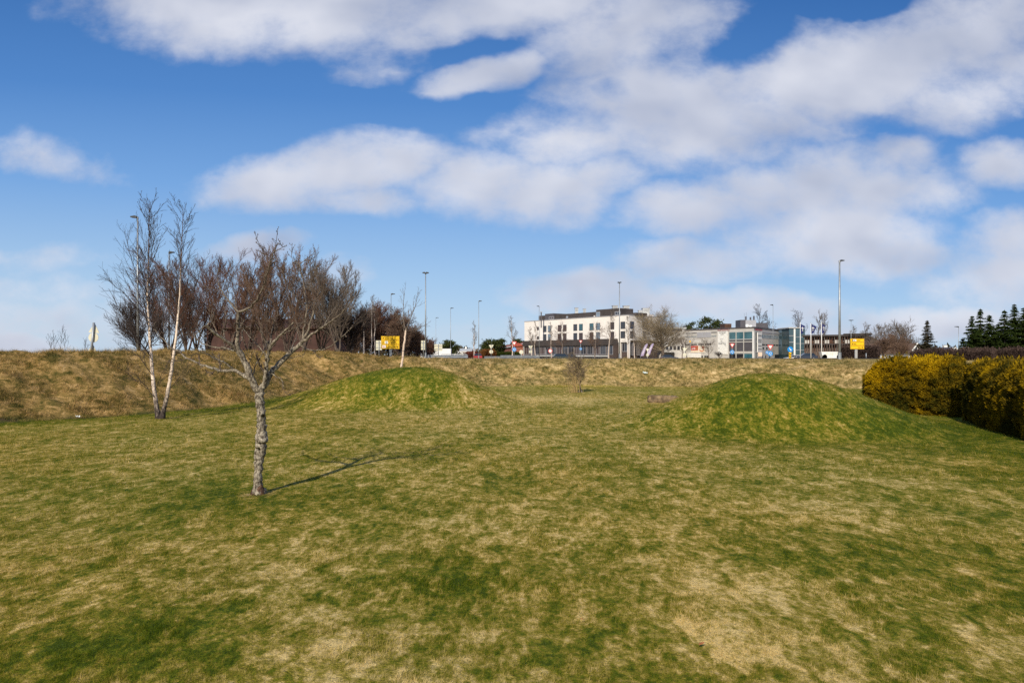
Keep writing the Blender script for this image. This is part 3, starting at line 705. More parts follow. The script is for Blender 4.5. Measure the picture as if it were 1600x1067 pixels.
# --- thicket right of the grove, beside the yellow sign
G2 = 'brown thicket behind the left yellow sign'
for i, (px, top, D, sp, tw, lb) in enumerate([
 (556, 498, 80, 2.2, 'browntwig', 'brown shrub at the left end of the thicket'),
 (572, 486, 84, 2.5, 'redtwig', 'tall red-brown shrub left of the white twin birches'),
 (590, 484, 82, 2.4, 'redtwig', 'tall red-brown shrub directly behind the left yellow sign'),
 (607, 486, 86, 2.4, 'redtwig', 'red-brown shrub behind the right half of the left yellow sign'),
 (620, 502, 80, 2.1, 'browntwig', 'brown shrub between the yellow sign and the young birch'),
 (638, 518, 84, 2.0, 'browntwig', 'brown shrub just behind the young birch on the mound'),
 (652, 533, 88, 1.9, 'redtwig', 'low reddish shrub right of the young birch'),
 (668, 542, 95, 1.8, 'redtwig', 'lowest reddish shrub beside the slim grey sign back')]):
    x = at(px, D); h = tree_h(top, D, x)
    bare_tree(lb, x, D, h, sp, 200+i, BK['bark'], BK[tw], G2, 'bare_shrub', n1=16, n2=8, n3=6, n4=2, start=.03, ang=.6, up=.8, rmin=.016, tr=.06, stems=4, lean=.05, cat_='shrub', top_len=.7)
for i, (px, top, lb) in enumerate([(569, 470, 'thin pale birch on the left of the thicket'), (580, 457, 'tallest pale birch rising from the thicket'), (587, 462, 'leaning pale birch right of the tallest thicket birch')]):
    D = 78; x = at(px, D); bare_tree(lb, x, D, tree_h(top, D, x), 1.5, 230+i, BK['birchfar'], BK['greytwig'], 'birches in the thicket', 'birch_tree', n1=16, n2=5, n3=3, start=.45, ang=.45, rmin=.010, tr=.085)
# --- street birches and small trees before the white building
G3 = 'street birches in front of the white building'
for i, (px, top, D, lb, sp, nn) in enumerate([
 (742, 500, 150, 'narrow bare birch standing alone left of the red tiled roofs', 1.8, 3), (799, 493, 150, 'airy bare birch above the red tiled roof, left of the white building', 3.0, 3),
 (831, 508, 165, 'bare birch at the left end of the white building', 2.2, 4), (836, 500, 190, 'brownish birch before the small left windows of the white building', 2.2, 4),
 (862, 500, 165, 'bare birch before the first window pair of the white building', 1.8, 4), (951, 482, 150, 'white-stemmed birch just left of the tall lamp before the white building', 2.6, 4),
 (981, 490, 165, 'white-stemmed birch just right of the tall lamp at the building corner', 2.6, 4), (992, 505, 168, 'thin white-stemmed birch left of the purple banners', 2.0, 4)]):
    x = at(px, D); bare_tree(lb, x, D, tree_h(top, D, x), sp, 300+i, BK['birchfar'], BK['greytwig'], G3, 'birch_tree', n1=18, n2=5, n3=nn, start=.3, ang=.5, rmin=.017, tr=.18)
G4 = 'small round bare trees in front of the buildings'
for i, (px, top, D, lb, sp, tw) in enumerate([
 (880, 514, 160, 'bushy bare tree before the podium below the second window pair', 3.2, 'browntwig'), (929, 516, 150, 'bushy bare tree before the podium right of the roadside warning sign', 3.6, 'browntwig'),
 (1066, 532, 160, 'small bare tree beside the dark garage opening', 3.2, 'greytwig'), (1108, 535, 165, 'small bare tree right of the orange poster', 2.8, 'greytwig'), (1124, 552, 150, 'tiny bare tree under the white sign panel', 1.2, 'darktwig')]):
    x = at(px, D); bare_tree(lb, x, D, tree_h(top, D, x), sp, 330+i, BK['barkgrey'], BK[tw], G4, n1=16, n2=6, n3=4, start=.3, ang=.9, up=.8, rmin=.018, tr=.16, top_len=.7)
x = at(1037, 176); bare_tree('large rounded pale budding tree between the white and the grey building', x, 176, tree_h(492, 176, x)*.90, 7.9, 350, BK['bark'], BK['paletwig'], n1=24, n2=10, n3=7, n4=2, start=.20, ang=1.05, up=.5, rmin=.017, tr=.42, top_len=.5, stems=3, lean=.05)
G5 = 'bare trees behind the grey office building'
for i, (px, top, D, lb, sp, tw) in enumerate([
 (1190, 482, 262, 'tall pollarded bare tree behind the roof plant of the grey office', 4.5, 'darktwig'), (1201, 490, 268, 'bare tree behind the right wing of the grey office roof', 4, 'darktwig'),
 (1246, 490, 255, 'round bare tree behind the glass stair tower', 4.8, 'darktwig'), (1276, 488, 250, 'tall thin bare tree between the second and third flag', 4, 'greytwig'), (1285, 492, 255, 'thin bare tree right behind the third flag', 3.5, 'greytwig')]):
    x = at(px, D); bare_tree(lb, x, D, tree_h(top, D, x), sp, 370+i, BK['bark'], BK[tw], G5, n1=14, n2=6, n3=4, start=.45, ang=.6, rmin=.035, tr=.35, top_len=.7)
G6 = 'bare trees around the houses on the right'
for i, (px, top, D, lb, sp, tw) in enumerate([
 (1342, 505, 175, 'thin bare tree above the right yellow sign', 2.0, 'greytwig'), (1366, 511, 178, 'bare tree over the ridge of the big brown roof', 3.2, 'greytwig'), (1387, 514, 140, 'bare tree at the right end of the big brown roof', 3.0, 'greytwig'),
 (1409, 517, 135, 'round bare tree left of the white gabled house', 4.2, 'greytwig'), (1398, 532, 120, 'low brown tree before the big brown roof', 3.0, 'browntwig'), (1422, 535, 140, 'low bare tree behind the roof of the white gabled house', 3, 'greytwig'), (1380, 538, 110, 'low brown tree by the reddish wall of the big brown roof', 2.2, 'browntwig'), (1408, 543, 100, 'scrubby brown tree in front of the white gabled house', 1.8, 'browntwig')]):
    x = at(px, D); bare_tree(lb, x, D, tree_h(top, D, x), sp, 390+i, BK['bark'], BK[tw], G6, n1=16, n2=7, n3=5, start=.2, ang=.7, rmin=.022, tr=.16, top_len=.7, stems=2)
for i, (px, top, lb) in enumerate([(79, 522, 'thin bare sapling left of the paired saplings on the left bank top'), (83, 514, 'taller of the two left bare saplings on the left bank top'), (95, 505, 'tallest bare sapling on the left bank top'), (102, 516, 'bare sapling nearest the tilted road sign'), (131, 530, 'tiny twig-like sapling beside the tilted road sign')]):
    D = 44; x = at(px, D); bare_tree(lb, x, D, tree_h(top, D, x), .8, 410+i, BK['darktwig'], BK['darktwig'], 'bare saplings on top of the left bank', 'sapling', n1=7, n2=2, n3=1, start=.35, ang=.45, rmin=.006, tr=.02)

# --- conifers
CON = leaf_mat('spruce needles', lambda N: N.mix(att(N, 'rnd'), (.010, .022, .006), (.045, .060, .014)), .1)
CON2 = leaf_mat('faded spruce needles', lambda N: N.mix(att(N, 'rnd'), (.025, .026, .016), (.075, .060, .035)), .1)
PIN = leaf_mat('pine needles', lambda N: N.mix(att(N, 'rnd'), (.020, .032, .010), (.075, .085, .028)), .1)
def sprays(C, D, L, W, rng):
    """flat pointed sprays: C centres (n,3), D directions, L lengths, W widths -> tris"""
    n = len(C); D = D/(np.linalg.norm(D, axis=1, keepdims=True)+1e-9)
    S = np.cross(D, rng.randn(n, 3)); S /= np.linalg.norm(S, axis=1, keepdims=True)+1e-9
    V = np.stack([C-S*W[:, None]*.5, C+S*W[:, None]*.5, C+D*L[:, None]], 1).reshape(-1, 3)
    return V, np.arange(3*n).reshape(n, 3)
def spruce(label, px, top, D, R, seed, m=CON, group=None, dens=1.0, low=0.02, y=None, name='spruce_tree'):
    rng = np.random.RandomState(seed); x = at(px, D); z0 = gz(x, D)-.1; h = tree_h(top, D, x)+.1
    o = thing(name, label, 'tree', (x, D, z0), 0, group)
    V, F = tube(np.array([[(0, 0, 0), (0, 0, h*.5), (0, 0, h)]], dtype=float), np.array([[.16, .09, .015]])*h/8, 8); mesh_obj('trunk', V, [F], BK['bark'], o, True)
    nw = int(h*4.6); cs = []; ds = []; Ls = []; bp = []
    for i in range(nw):
        t = (i+rng.rand()*.6)/nw; z = h*(low+(1-low)*t)
        rad = R*(1-t)**.95*(.72+.5*rng.rand())+.08
        for j in range(rng.randint(6, 10)):
            a = rng.rand()*6.283; r = rad*(.6+.5*rng.rand()); k = max(4, int(r*11*dens))
            s = (np.arange(k)+rng.rand(k))/k
            dr = -.30*s+.36*s*s*(1.2-t)
            p = np.stack([np.cos(a)*r*s, np.sin(a)*r*s, z+dr*r*1.1], 1)
            for rep in range(4):
                side = rng.choice([-1, 1], k)*(.45+.3*rng.rand(k))
                dd_ = np.stack([np.cos(a+side*1.3), np.sin(a+side*1.3), -.25-.35*rng.rand(k)], 1)
                cs.append(p+rng.randn(k, 3)*.03); ds.append(dd_); Ls.append((.10+.32*r*(1-s)**.6*.6+.08)*(.6+.7*rng.rand(k)))
    # leader
    k = 50; s = rng.rand(k); cs.append(np.stack([0*s, 0*s, h*(1-.14*s)], 1)); a = rng.rand(k)*6.28; ds.append(np.stack([np.cos(a), np.sin(a), .5+0*a], 1)); Ls.append(.06+.28*s)
    C = np.concatenate(cs); V, F = sprays(C, np.concatenate(ds), np.concatenate(Ls), np.concatenate(Ls)*.42, rng)
    mesh_obj('crown', V, [F], m, o, False, {'rnd': np.repeat(rng.rand(len(C)), 3)})
G7 = 'dark spruces at the right edge'
for i, (px, top, D, R, lb) in enumerate([(1505, 528, 82, 1.2, 'small low spruce left of the spruce group'), (1519, 493, 80, 1.9, 'leftmost tall spruce of the dark group'), (1532, 481, 84, 1.9, 'slim tall spruce, second from the left in the dark group'),
    (1546, 491, 80, 2.4, 'broad full spruce in the middle of the dark group'), (1560, 505, 86, 2.0, 'lower spruce filling the dip of the dark group'), (1570, 483, 80, 2.2, 'tall spruce just left of the highest spruce'), (1585, 474, 84, 2.5, 'highest spruce of the dark group'), (1600, 480, 80, 2.4, 'spruce cut by the right edge of the photo'), (1620, 490, 82, 2.6, 'spruce just beyond the right edge of the photo')]):
    spruce(lb, px, top, D, R, 500+i, CON, G7)
spruce('lone greyish spruce between the white gabled house and the street lamp', 1449, 499, 100, 1.9, 520, CON2, None, .8)
def pine(label, px, top, D, R, seed, group=None, zf=.35, squash=.8):
    rng = np.random.RandomState(seed); x = at(px, D); z0 = gz(x, D)-.1; h = tree_h(top, D, x)+.1
    o = thing('pine_tree', label, 'tree', (x, D, z0), 0, group)
    V, F = tube(np.array([[(0, 0, 0), (.1, 0, h*.5), (0, 0, h*.92)]], dtype=float), np.array([[.2, .14, .03]])*h/8, 8); mesh_obj('trunk', V, [F], BK['bark'], o, True)
    nb = 26; cen = []
    for i in range(nb):
        t = zf+(1-zf)*(i+rng.rand())/nb; a = rng.rand()*6.28; r = R*math.sin(math.pi*min(1, (1.08-t)/(1.08-zf)*.62+.18))*(.35+.65*rng.rand())
        cen.append((math.cos(a)*r, math.sin(a)*r, h*t*.97))
    cen = np.array(cen); n = 130; C = np.repeat(cen, n, 0)+rng.randn(nb*n, 3)*np.array([R*.2, R*.2, R*.13*squash]); D_ = rng.randn(nb*n, 3)+np.array([0, 0, .7])
    Ls = R*(.10+.14*rng.rand(nb*n)); V, F = sprays(C, D_, Ls, Ls*.45, rng)
    mesh_obj('crown', V, [F], PIN, o, False, {'rnd': np.repeat(rng.rand(nb*n), 3)})
    P = np.stack([np.stack([0*cen[:, 0], 0*cen[:, 0], cen[:, 2]*.9], 1), cen*.5+np.array([0, 0, 1])*cen[:, 2:]*.47, cen], 1)
    V, F = tube(P, np.tile([.05*h/8, .03*h/8, .01], (nb, 1)), 4); mesh_obj('limbs', V, [F], BK['bark'], o, True)
for i, (px, top, D, R, lb) in enumerate([(702, 533, 230, 3.2, 'dark conifer left of the far white houses, by the thin far lamp'), (686, 541, 250, 3.2, 'low dark conifer behind the square sign backs'), (672, 543, 240, 2.6, 'low dark conifer beside the slim sign back'),
    (768, 531, 250, 3.6, 'dark pine left of the two above the red tiled roof'), (780, 530, 255, 3.0, 'dark pine right of the two above the red tiled roof'), (812, 530, 290, 3.5, 'dark treetop between the red roof and the white building'),
    (1110, 496, 250, 4.2, 'bushy dark pine behind the roof of the grey office'), (1080, 503, 280, 3.0, 'pale thin pine beside the chimney of the low rear roof')]):
    pine(lb, px, top, D, R, 540+i, 'far pines behind the buildings')
# ------------------------------------------------------------------ hedges
def hedge(name, label, pts, hh, th, n, seed, fn, lsz=.075, core=(.035, .026, .008), lend=0.0):
    """pts: ground line of the middle; a clipped body of many small sprays round a dark twiggy core"""
    rng = np.random.RandomState(seed); pts = np.array(pts, float)
    seg = np.r_[0, np.cumsum(np.linalg.norm(np.diff(pts, axis=0), axis=1))]; Lt = seg[-1]
    o = thing(name, label, 'hedge', (pts[0][0], pts[0][1], gz(*pts[0]))); z00 = gz(*pts[0])
    def along(u):
        x = np.interp(u, seg, pts[:, 0]); y = np.interp(u, seg, pts[:, 1])
        e = .05; tx = np.interp(u+e, seg, pts[:, 0])-np.interp(u-e, seg, pts[:, 0]); ty = np.interp(u+e, seg, pts[:, 1])-np.interp(u-e, seg, pts[:, 1])
        l = np.hypot(tx, ty)+1e-9; return x, y, tx/l, ty/l
    # core: lathed-like tunnel
    k = max(12, int(Lt/.4)); u = np.linspace(0, Lt, k); x, y, tx, ty = along(u)
    sec = [(-.5, 0), (-.52, .5), (-.46, .88), (-.3, .97), (.3, .97), (.46, .88), (.52, .5), (.5, 0)]
    V = []; zb = hgt(x, y)
    for i in range(k):
        e = .85 if 0 < i < k-1 else .55
        for a, b in sec: V.append((x[i]-ty[i]*a*th*.66*e*(1 if b < .8 else .8)-pts[0][0], y[i]+tx[i]*a*th*.66*e*(1 if b < .8 else .8)-pts[0][1], zb[i]+b*hh*.86*(1 if i > 3 else 1-lend*(1-i/4)**2)-z00))
    m = len(sec); F = [(i*m+j, i*m+j+1, (i+1)*m+j+1, (i+1)*m+j) for i in range(k-1) for j in range(m-1)]
    F += [(i*m+m-1, i*m, (i+1)*m, (i+1)*m+m-1) for i in range(k-1)]
    MBc = MB(); MBc.add(V, F); MBc.add(np.array(V)[:m], [tuple(range(m))]); MBc.add(np.array(V)[-m:], [tuple(range(m))])
    MBc.build('twig_core', mat('dark hedge interior', core, .95, .3, 6), o)
    # shell
    u = rng.rand(n)*Lt; x, y, tx, ty = along(u)
    s = rng.rand(n); front = rng.rand(n)
    per = rng.rand(n)  # position on the section: side - top - side
    a = np.where(per < .42, -.5, np.where(per < .58, (per-.5)/.16, .5)); zz = np.where(per < .42, per/.42, np.where(per < .58, 1.0, (1-per)/.42))
    ax_, nz = a*th, np.where((per >= .42) & (per < .58), 1.0, .12)
    rnd_edge = .62+.38*np.sqrt(np.clip(1-zz**6, 0, 1)); ax_ = ax_*rnd_edge*(.90+.10*np.sin(zz*math.pi))
    endf = np.clip(np.minimum(u, Lt-u)/(th*.45), 0, 1); ax_ = ax_*np.sqrt(1-(1-endf)**2*.75)
    bump = .20*fbm(u+seed, zz*hh*1.1+np.sign(a)*9, 1.1, 3)+.20*fbm(u+3, zz*hh*1.6+np.sign(a)*5, 3.4, 3)
    out = np.where((per >= .42) & (per < .58), 0, np.sign(a))*1.0
    depth = -rng.rand(n)**2*.22
    X = x-ty*(ax_+out*(bump+depth)); Y = y+tx*(ax_+out*(bump+depth)); Z = hgt(x, y)+zz*hh*(1-lend*(1-np.clip(u/1.5, 0, 1))**2)+nz*(bump*1.0+.12*fbm(u+40, a*2, .9, 3)+.22*(rng.rand(n) < .02)+.10*rng.randn(n)*.5*(nz > .5)+depth*.5)
    en = rng.rand(n) < .07; side = rng.rand(n) < .5   # end caps
    ux = np.where(side, 0, Lt); xe, ye, txe, tye = along(ux); b = (rng.rand(n)-.5)*th*.9; ze = rng.rand(n)*hh*np.where(side, 1-lend, .97)
    sg = np.where(side, -1, 1)*(.18*np.cos(b/th*3)+.10*rng.rand(n)-.12)
    X = np.where(en, xe-tye*b+txe*sg, X); Y = np.where(en, ye+txe*b+tye*sg, Y); Z = np.where(en, hgt(xe, ye)+ze, Z)
    nx_, ny_ = np.where(en, txe*np.where(side, -1, 1), -ty*out), np.where(en, tye*np.where(side, -1, 1), tx*out)
    D_ = np.stack([nx_*.8, ny_*.8, .35+nz*.9], 1)+rng.randn(n, 3)*.55
    C = np.stack([X-pts[0][0], Y-pts[0][1], Z-z00], 1); L = lsz*(.6+.9*rng.rand(n))*(1+.5*(nz > .5))
    V, F = sprays(C, D_, L, L*.55, rng)
    mesh_obj('foliage', V, [F], fn, o, False, {'rnd': np.repeat(rng.rand(n), 3), 'hgt': np.repeat(np.clip(np.where(en, ze/hh, zz), 0, 1), 3)})
    return o
def thuja_fn(gbias, dk=1.0):
    def f(N):
        pos = N.n('ShaderNodeNewGeometry').outputs['Position']
        a = N.noise(pos, .55, 4, .6); b = N.noise(pos, 3.0, 4, .6)
        # golden thuja: yellower and brighter towards the top, darker ochre and green below
        g = N.math('ADD', N.math('MULTIPLY', N.math('SUBTRACT', a, .5), 2.6), N.math('MULTIPLY', N.math('SUBTRACT', b, .5), 1.3))
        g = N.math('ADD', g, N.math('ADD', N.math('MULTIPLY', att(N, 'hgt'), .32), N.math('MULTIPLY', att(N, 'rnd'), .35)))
        g = N.math('ADD', g, gbias)
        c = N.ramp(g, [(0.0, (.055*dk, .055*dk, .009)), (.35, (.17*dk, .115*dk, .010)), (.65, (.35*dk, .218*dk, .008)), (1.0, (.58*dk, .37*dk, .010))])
        return c
    return f
HY = leaf_mat('golden thuja foliage', thuja_fn(.08), .3)
HY2 = leaf_mat('shade-darkened thuja foliage', thuja_fn(.0, .85), .3)  # darker copy of the golden foliage, with this stretch's shade put into the colour
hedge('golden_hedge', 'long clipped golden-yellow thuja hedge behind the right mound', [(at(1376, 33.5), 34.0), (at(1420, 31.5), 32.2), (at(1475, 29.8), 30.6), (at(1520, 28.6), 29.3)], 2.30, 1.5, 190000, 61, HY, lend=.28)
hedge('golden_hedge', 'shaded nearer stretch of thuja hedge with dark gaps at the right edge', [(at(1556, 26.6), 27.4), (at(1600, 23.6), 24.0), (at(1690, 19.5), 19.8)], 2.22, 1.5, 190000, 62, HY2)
def low_hedge_fn(N): return N.mix(att(N, 'rnd'), (.048, .032, .028), (.13, .088, .072))
LH = leaf_mat('purple-brown hedge leaves', low_hedge_fn, .1)
hedge('dark_hedge', 'long low purple-brown clipped hedge before the houses and spruces', [(at(1428, 60), 60), (at(1490, 58), 58), (at(1552, 56), 56)], .74, 1.2, 60000, 63, LH, .11)
hedge('dark_hedge', 'right stretch of purple-brown hedge below the dark spruces', [(at(1545, 62), 62), (at(1620, 60), 60)], .78, 1.2, 40000, 64, LH, .11)
LG = leaf_mat('dark green hedge leaves', lambda N: N.mix(att(N, 'rnd'), (.02, .035, .008), (.055, .07, .015)), .1)
hedge('green_hedge', 'dark green hedge below the red tiled roofs', [(at(773, 175), 175), (at(813, 172), 172)], 1.6, 1.4, 9000, 65, LG, .25)
OB = leaf_mat('rust-brown leaves', lambda N: N.mix(att(N, 'rnd'), (.08, .03, .012), (.26, .12, .04)), .1)
hedge('rust_hedge', 'rust-brown hedge left of the red tiled roofs', [(at(756, 160), 160), (at(770, 158), 158)], 2.0, 3.0, 7000, 66, OB, .25)
RB = leaf_mat('dark red leaves', lambda N: N.mix(att(N, 'rnd'), (.07, .02, .016), (.24, .08, .05)), .1)
hedge('red_hedge', 'dark red shrubs in front of the far white houses', [(at(731, 165), 165), (at(743, 163), 163)], 1.6, 3.0, 6000, 67, RB, .25)
hedge('brush_fence_hedge', 'brown brushwood hedge behind the white board and the right yellow sign', [(at(1314, 78), 78), (at(1372, 76), 76)], 1.25, 1.0, 22000, 68, LH, .12)

# far ring of forest on the horizon: nobody could count it
def far_forest():
    rng = np.random.RandomState(77); n = 15000
    a = -.27+rng.rand(n)*1.3; D = 420+rng.rand(n)*160; X = D*np.sin(a)*1.25; Y = D*np.cos(a)
    Hh = 7+4*fbm(a*40+5, a*0, 1.0, 4)
    Z = hgt(X, Y, False)+rng.rand(n)*np.clip(Hh, 2.5, 13)
    C = np.stack([X, Y, Z], 1); L = 1.3+1.8*rng.rand(n)
    V, F = sprays(C, rng.randn(n, 3)+np.array([0, 0, .8]), L, L*.8, rng)
    m = leaf_mat('far mixed wood', lambda N: N.mix(att(N, 'rnd'), (.030, .034, .016), (.105, .075, .045)), .1)
    o = mesh_obj('far_wood', V, [F], m, None, False, {'rnd': np.repeat(rng.rand(n), 3)}); tag(o, 'distant low mixed wood along the horizon', 'wood', kind='stuff')
far_forest()

# ------------------------------------------------------------------ rocks and small things on the grass
def rock(name, label, cat_, c, size, seed, m, rz=0.0, blocky=.55, sub=5):
    import bmesh
    bm = bmesh.new(); bmesh.ops.create_icosphere(bm, subdivisions=sub, radius=1.0)
    V = np.array([v.co[:] for v in bm.verts]); F = np.array([[v.index for v in f.verts] for f in bm.faces]); bm.free()
    V = np.sign(V)*np.abs(V)**blocky
    n = fbm(V[:, 0]*2+seed, V[:, 2]*2+V[:, 1], 1.1, 4)*.20+fbm(V[:, 0]*5+seed, V[:, 2]*4+V[:, 1]*5, 2.0, 3)*.08
    V = V*(1+n)[:, None]*np.array(size)*.5
    o = mesh_obj(name, V, [F], m, None, True); o.location = (c[0], c[1], gz(c[0], c[1])+size[2]*.38); o.rotation_euler = (0, 0, rz)
    return tag(o, label, cat_)
rock('stone_block', 'long low dark weathered stone block lying beside the right mound', 'stone', (at(1036, 38.4), 38.4), (1.62, .62, .46), 3, M_['stone'], -.05, .26)
rock('boulder', 'small grey boulder half sunk in the right mound', 'stone', (at(1092, 33.5), 33.5), (.42, .35, .22), 5, mat('grey rock', (.32, .30, .27), .9, .2, 4, .5, 12), .3, .8, 3)
def litter(label, px, D, s, seed, m):
    rng = np.random.RandomState(seed); x = at(px, D); k = 6; V = []; g = np.linspace(-.5, .5, k)
    for i in range(k):
        for j in range(k): V.append((g[i]*s+rng.randn()*s*.08, g[j]*s*.6+rng.randn()*s*.06, abs(rng.randn())*s*.25+.04))
    F = [(i*k+j, i*k+j+1, (i+1)*k+j+1, (i+1)*k+j) for i in range(k-1) for j in range(k-1)]
    o = mesh_obj('litter', np.array(V), [np.array(F)], m); o.location = (x, D, gz(x, D)+.05); tag(o, label, 'litter')
PL = mat('crumpled white plastic', (.75, .76, .74), .4, .1, 20)
litter('crumpled white paper at the foot of the left bank', 122, 28.4, .16, 1, PL)
litter('torn white plastic sheet on the back bank slope', 1008, 59.5, .36, 2, mat('torn pale plastic', (.62, .70, .66), .4, .1, 20))
OL = mat('orange dead leaf', (.30, .11, .04), .8, .2, 30)
rng_l = np.random.RandomState(44)
for i, (px, py, w) in enumerate([(1096, 1015, 'fallen orange leaf near the pale bald patches in the foreground'), (1363, 858, 'fallen orange leaf in the right middle of the lawn'), (1267, 767, 'fallen pale leaf below the right mound'), (964, 785, 'fallen pale leaf in the middle of the lawn'), (910, 975, 'curled brown leaf in the pale grass left of the bald patches')]):
    D = FPX*H/(py-HZ); V = np.array([(0, -.05, .01), (.025, -.01, .02), (.012, .045, .012), (0, .06, .025), (-.02, .03, .008), (-.028, -.015, .022)])
    o = mesh_obj('fallen_leaf', V, [np.array([(0, 1, 2, 3, 4, 5)])], OL if i in (0, 1, 4) else BK['straw']); x = at(px, D); o.location = (x, D, gz(x, D)+.045); o.rotation_euler = (.3, .2, rng_l.rand()*6); o.scale = (.55, .55, .55)
    tag(o, w, 'leaf', 'fallen leaves on the lawn')

# ------------------------------------------------------------------ road
def strip(name, pts, w, dz, m):
    pts = np.array(pts, float); n = 90; seg = np.r_[0, np.cumsum(np.linalg.norm(np.diff(pts, axis=0), axis=1))]; u = np.linspace(0, seg[-1], n)
    x = np.interp(u, seg, pts[:, 0]); y = np.interp(u, seg, pts[:, 1]); tx = np.gradient(x); ty = np.gradient(y); l = np.hypot(tx, ty); k = 5
    V = []
    for j in range(k):
        o_ = (j/(k-1)-.5)*w; X = x-ty/l*o_; Y = y+tx/l*o_; V.append(np.stack([X, Y, hgt(x, y, False)+dz], 1))
    V = np.concatenate(V); F = [(j*n+i, j*n+i+1, (j+1)*n+i+1, (j+1)*n+i) for j in range(k-1) for i in range(n-1)]
    o = mesh_obj(name, V, [np.array(F)], m, None, True); o['kind'] = 'structure'
    return o
strip('road', [(-42, 74.5), (-14, 74.5), (2, 75), (22, 75), (45, 73), (80, 66)], 6.5, .05, M_['asphalt'])
strip('road', [(-16, 78), (-12, 110), (-6, 150), (20, 170), (60, 172), (110, 170)], 7, .06, M_['asphalt'])

# ------------------------------------------------------------------ lamps, signs, rails
GL = 'street lamps along the road'
def lamp(label, px, top, D, head, w=.075, group=GL, hl=.9, base=None):
    x = at(px, D); z0 = gz(x, D)-.1 if base is None else base; h = H+(HZ-top)/FPX*D-z0
    o = thing('street_lamp', label, 'street lamp', (x, D, z0), 0, group)
    MB().cyl((0, 0, 0), (0, 0, h-.1), w*1.15, w*.62, 12).build('pole', M_['galv'], o, True)
    MB().cyl((0, 0, 0), (0, 0, .75), w*1.5, w*1.45, 12).build('pole_base', M_['galv'], o)
    m = MB()
    for s in ((-1, 1) if head == 0 else (head,)):
        a, b = (0.02*s, hl*s)
        m.prism([(a, h-.12), (b*.35, h-.06), (b, h-.02), (b, h+.05), (b*.3, h+.10), (a, h+.04)] if s > 0 else [(a, h+.04), (b*.3, h+.10), (b, h+.05), (b, h-.02), (b*.35, h-.06), (a, h-.12)], -.14, .14)
    hd = m.build('lamp_head', M_['lampgrey'], o)
    MB().cyl((0, 0, h-.14), (0, 0, h+.02), w*.8, w*.8, 8).build('collar', M_['galv'], o)
lamp('tall street lamp behind the left stem of the two-stemmed birch', 215, 339, 47, -1, .075, hl=.45)
lamp('street lamp seen between the two birch stems', 264, 394, 60, 1, .07, hl=.45)
lamp('street lamp rising behind the thicket and left yellow sign', 611, 459, 98, 1, .06, hl=.55)
lamp('tall street lamp with a two-sided head right of the young birch', 665, 426, 72, 0, .07, hl=.33)
lamp('faint far street lamp above the square sign backs', 681, 496, 190, 1, .045, hl=.8)
lamp('far street lamp above the white van', 704, 481, 135, 1, .055, hl=.6)
lamp('street lamp in front of the bare narrow birch left of the red roofs', 748, 470, 112, 1, .06, hl=.5)
lamp('street lamp before the left end of the white building', 842.5, 478, 140, -1, .065, hl=.5)
lamp('tall street lamp in front of the right part of the white building', 968, 441, 88, 0, .075, hl=.25)
lamp('thin street lamp in front of the right wing of the grey office', 1208, 476, 125, -1, .05, hl=.5)
lamp('tallest thick grey street lamp beside the white board and right yellow sign', 1312, 407, 66, 1, .115, hl=.42)
lamp('thin far street lamp at the left edge of the right yellow sign', 1330, 500, 150, 0, .055, hl=.5)
lamp('street lamp with a left-pointing head before the dark spruces', 1498, 510, 130, -1, .065, hl=.75)

def post(o, h, r=.035, x=0, m=None): MB().cyl((x, 0, 0), (x, 0, h), r, r, 10).build('post', m or M_['galv'], o, True)
def zpx(py, D): return H+(HZ-py)/FPX*D
def place(name, label, cat_, px, D, group=None):
    x = at(px, D); z0 = gz(x, D)-.1
    return thing(name, label, cat_, (x, D, z0), 0, group), z0
def tri(m, cx, cz, s, y0, y1, up):
    q = .577*s; k = 1 if up else -1
    P = [(cx-s*.5, cz-k*q*.5), (cx+s*.5, cz-k*q*.5), (cx, cz+k*q)]
    if not up: P = P[::-1]
    # clip the corners a little
    Q = []
    for i in range(3):
        a, b, c = P[i-1], P[i], P[(i+1) % 3]
        Q += [(b[0]*.93+a[0]*.07, b[1]*.93+a[1]*.07), (b[0]*.93+c[0]*.07, b[1]*.93+c[1]*.07)]
    return m.prism(Q, y0, y1)
def scribble(m, x0, x1, z, h, y, seed, dens=1.0, gap=.3):
    """dark letter-like strokes: small words too far away to read"""
    r = random.Random(seed); x = x0
    while x < x1-h*.3:
        w = h*(.38+.25*r.random())
        if r.random() > .12:
            st = h*.17
            m.box(x, x+st, y-.004, y+.004, z-h/2, z+h/2*(1 if r.random() < .5 else .6))
            k = r.random()
            if k < .5: m.box(x+st+.001, x+w, y-.004, y+.004, z-h/2, z-h/2+st)
            if k > .3: m.box(x+st+.001, x+w, y-.004, y+.004, z+h*.1, z+h*.1+st)
            if k > .6: m.box(x+w-st, x+w, y-.0045, y+.0045, z-h/2, z+h*.09)
        x += w+h*gap*.5
    return m
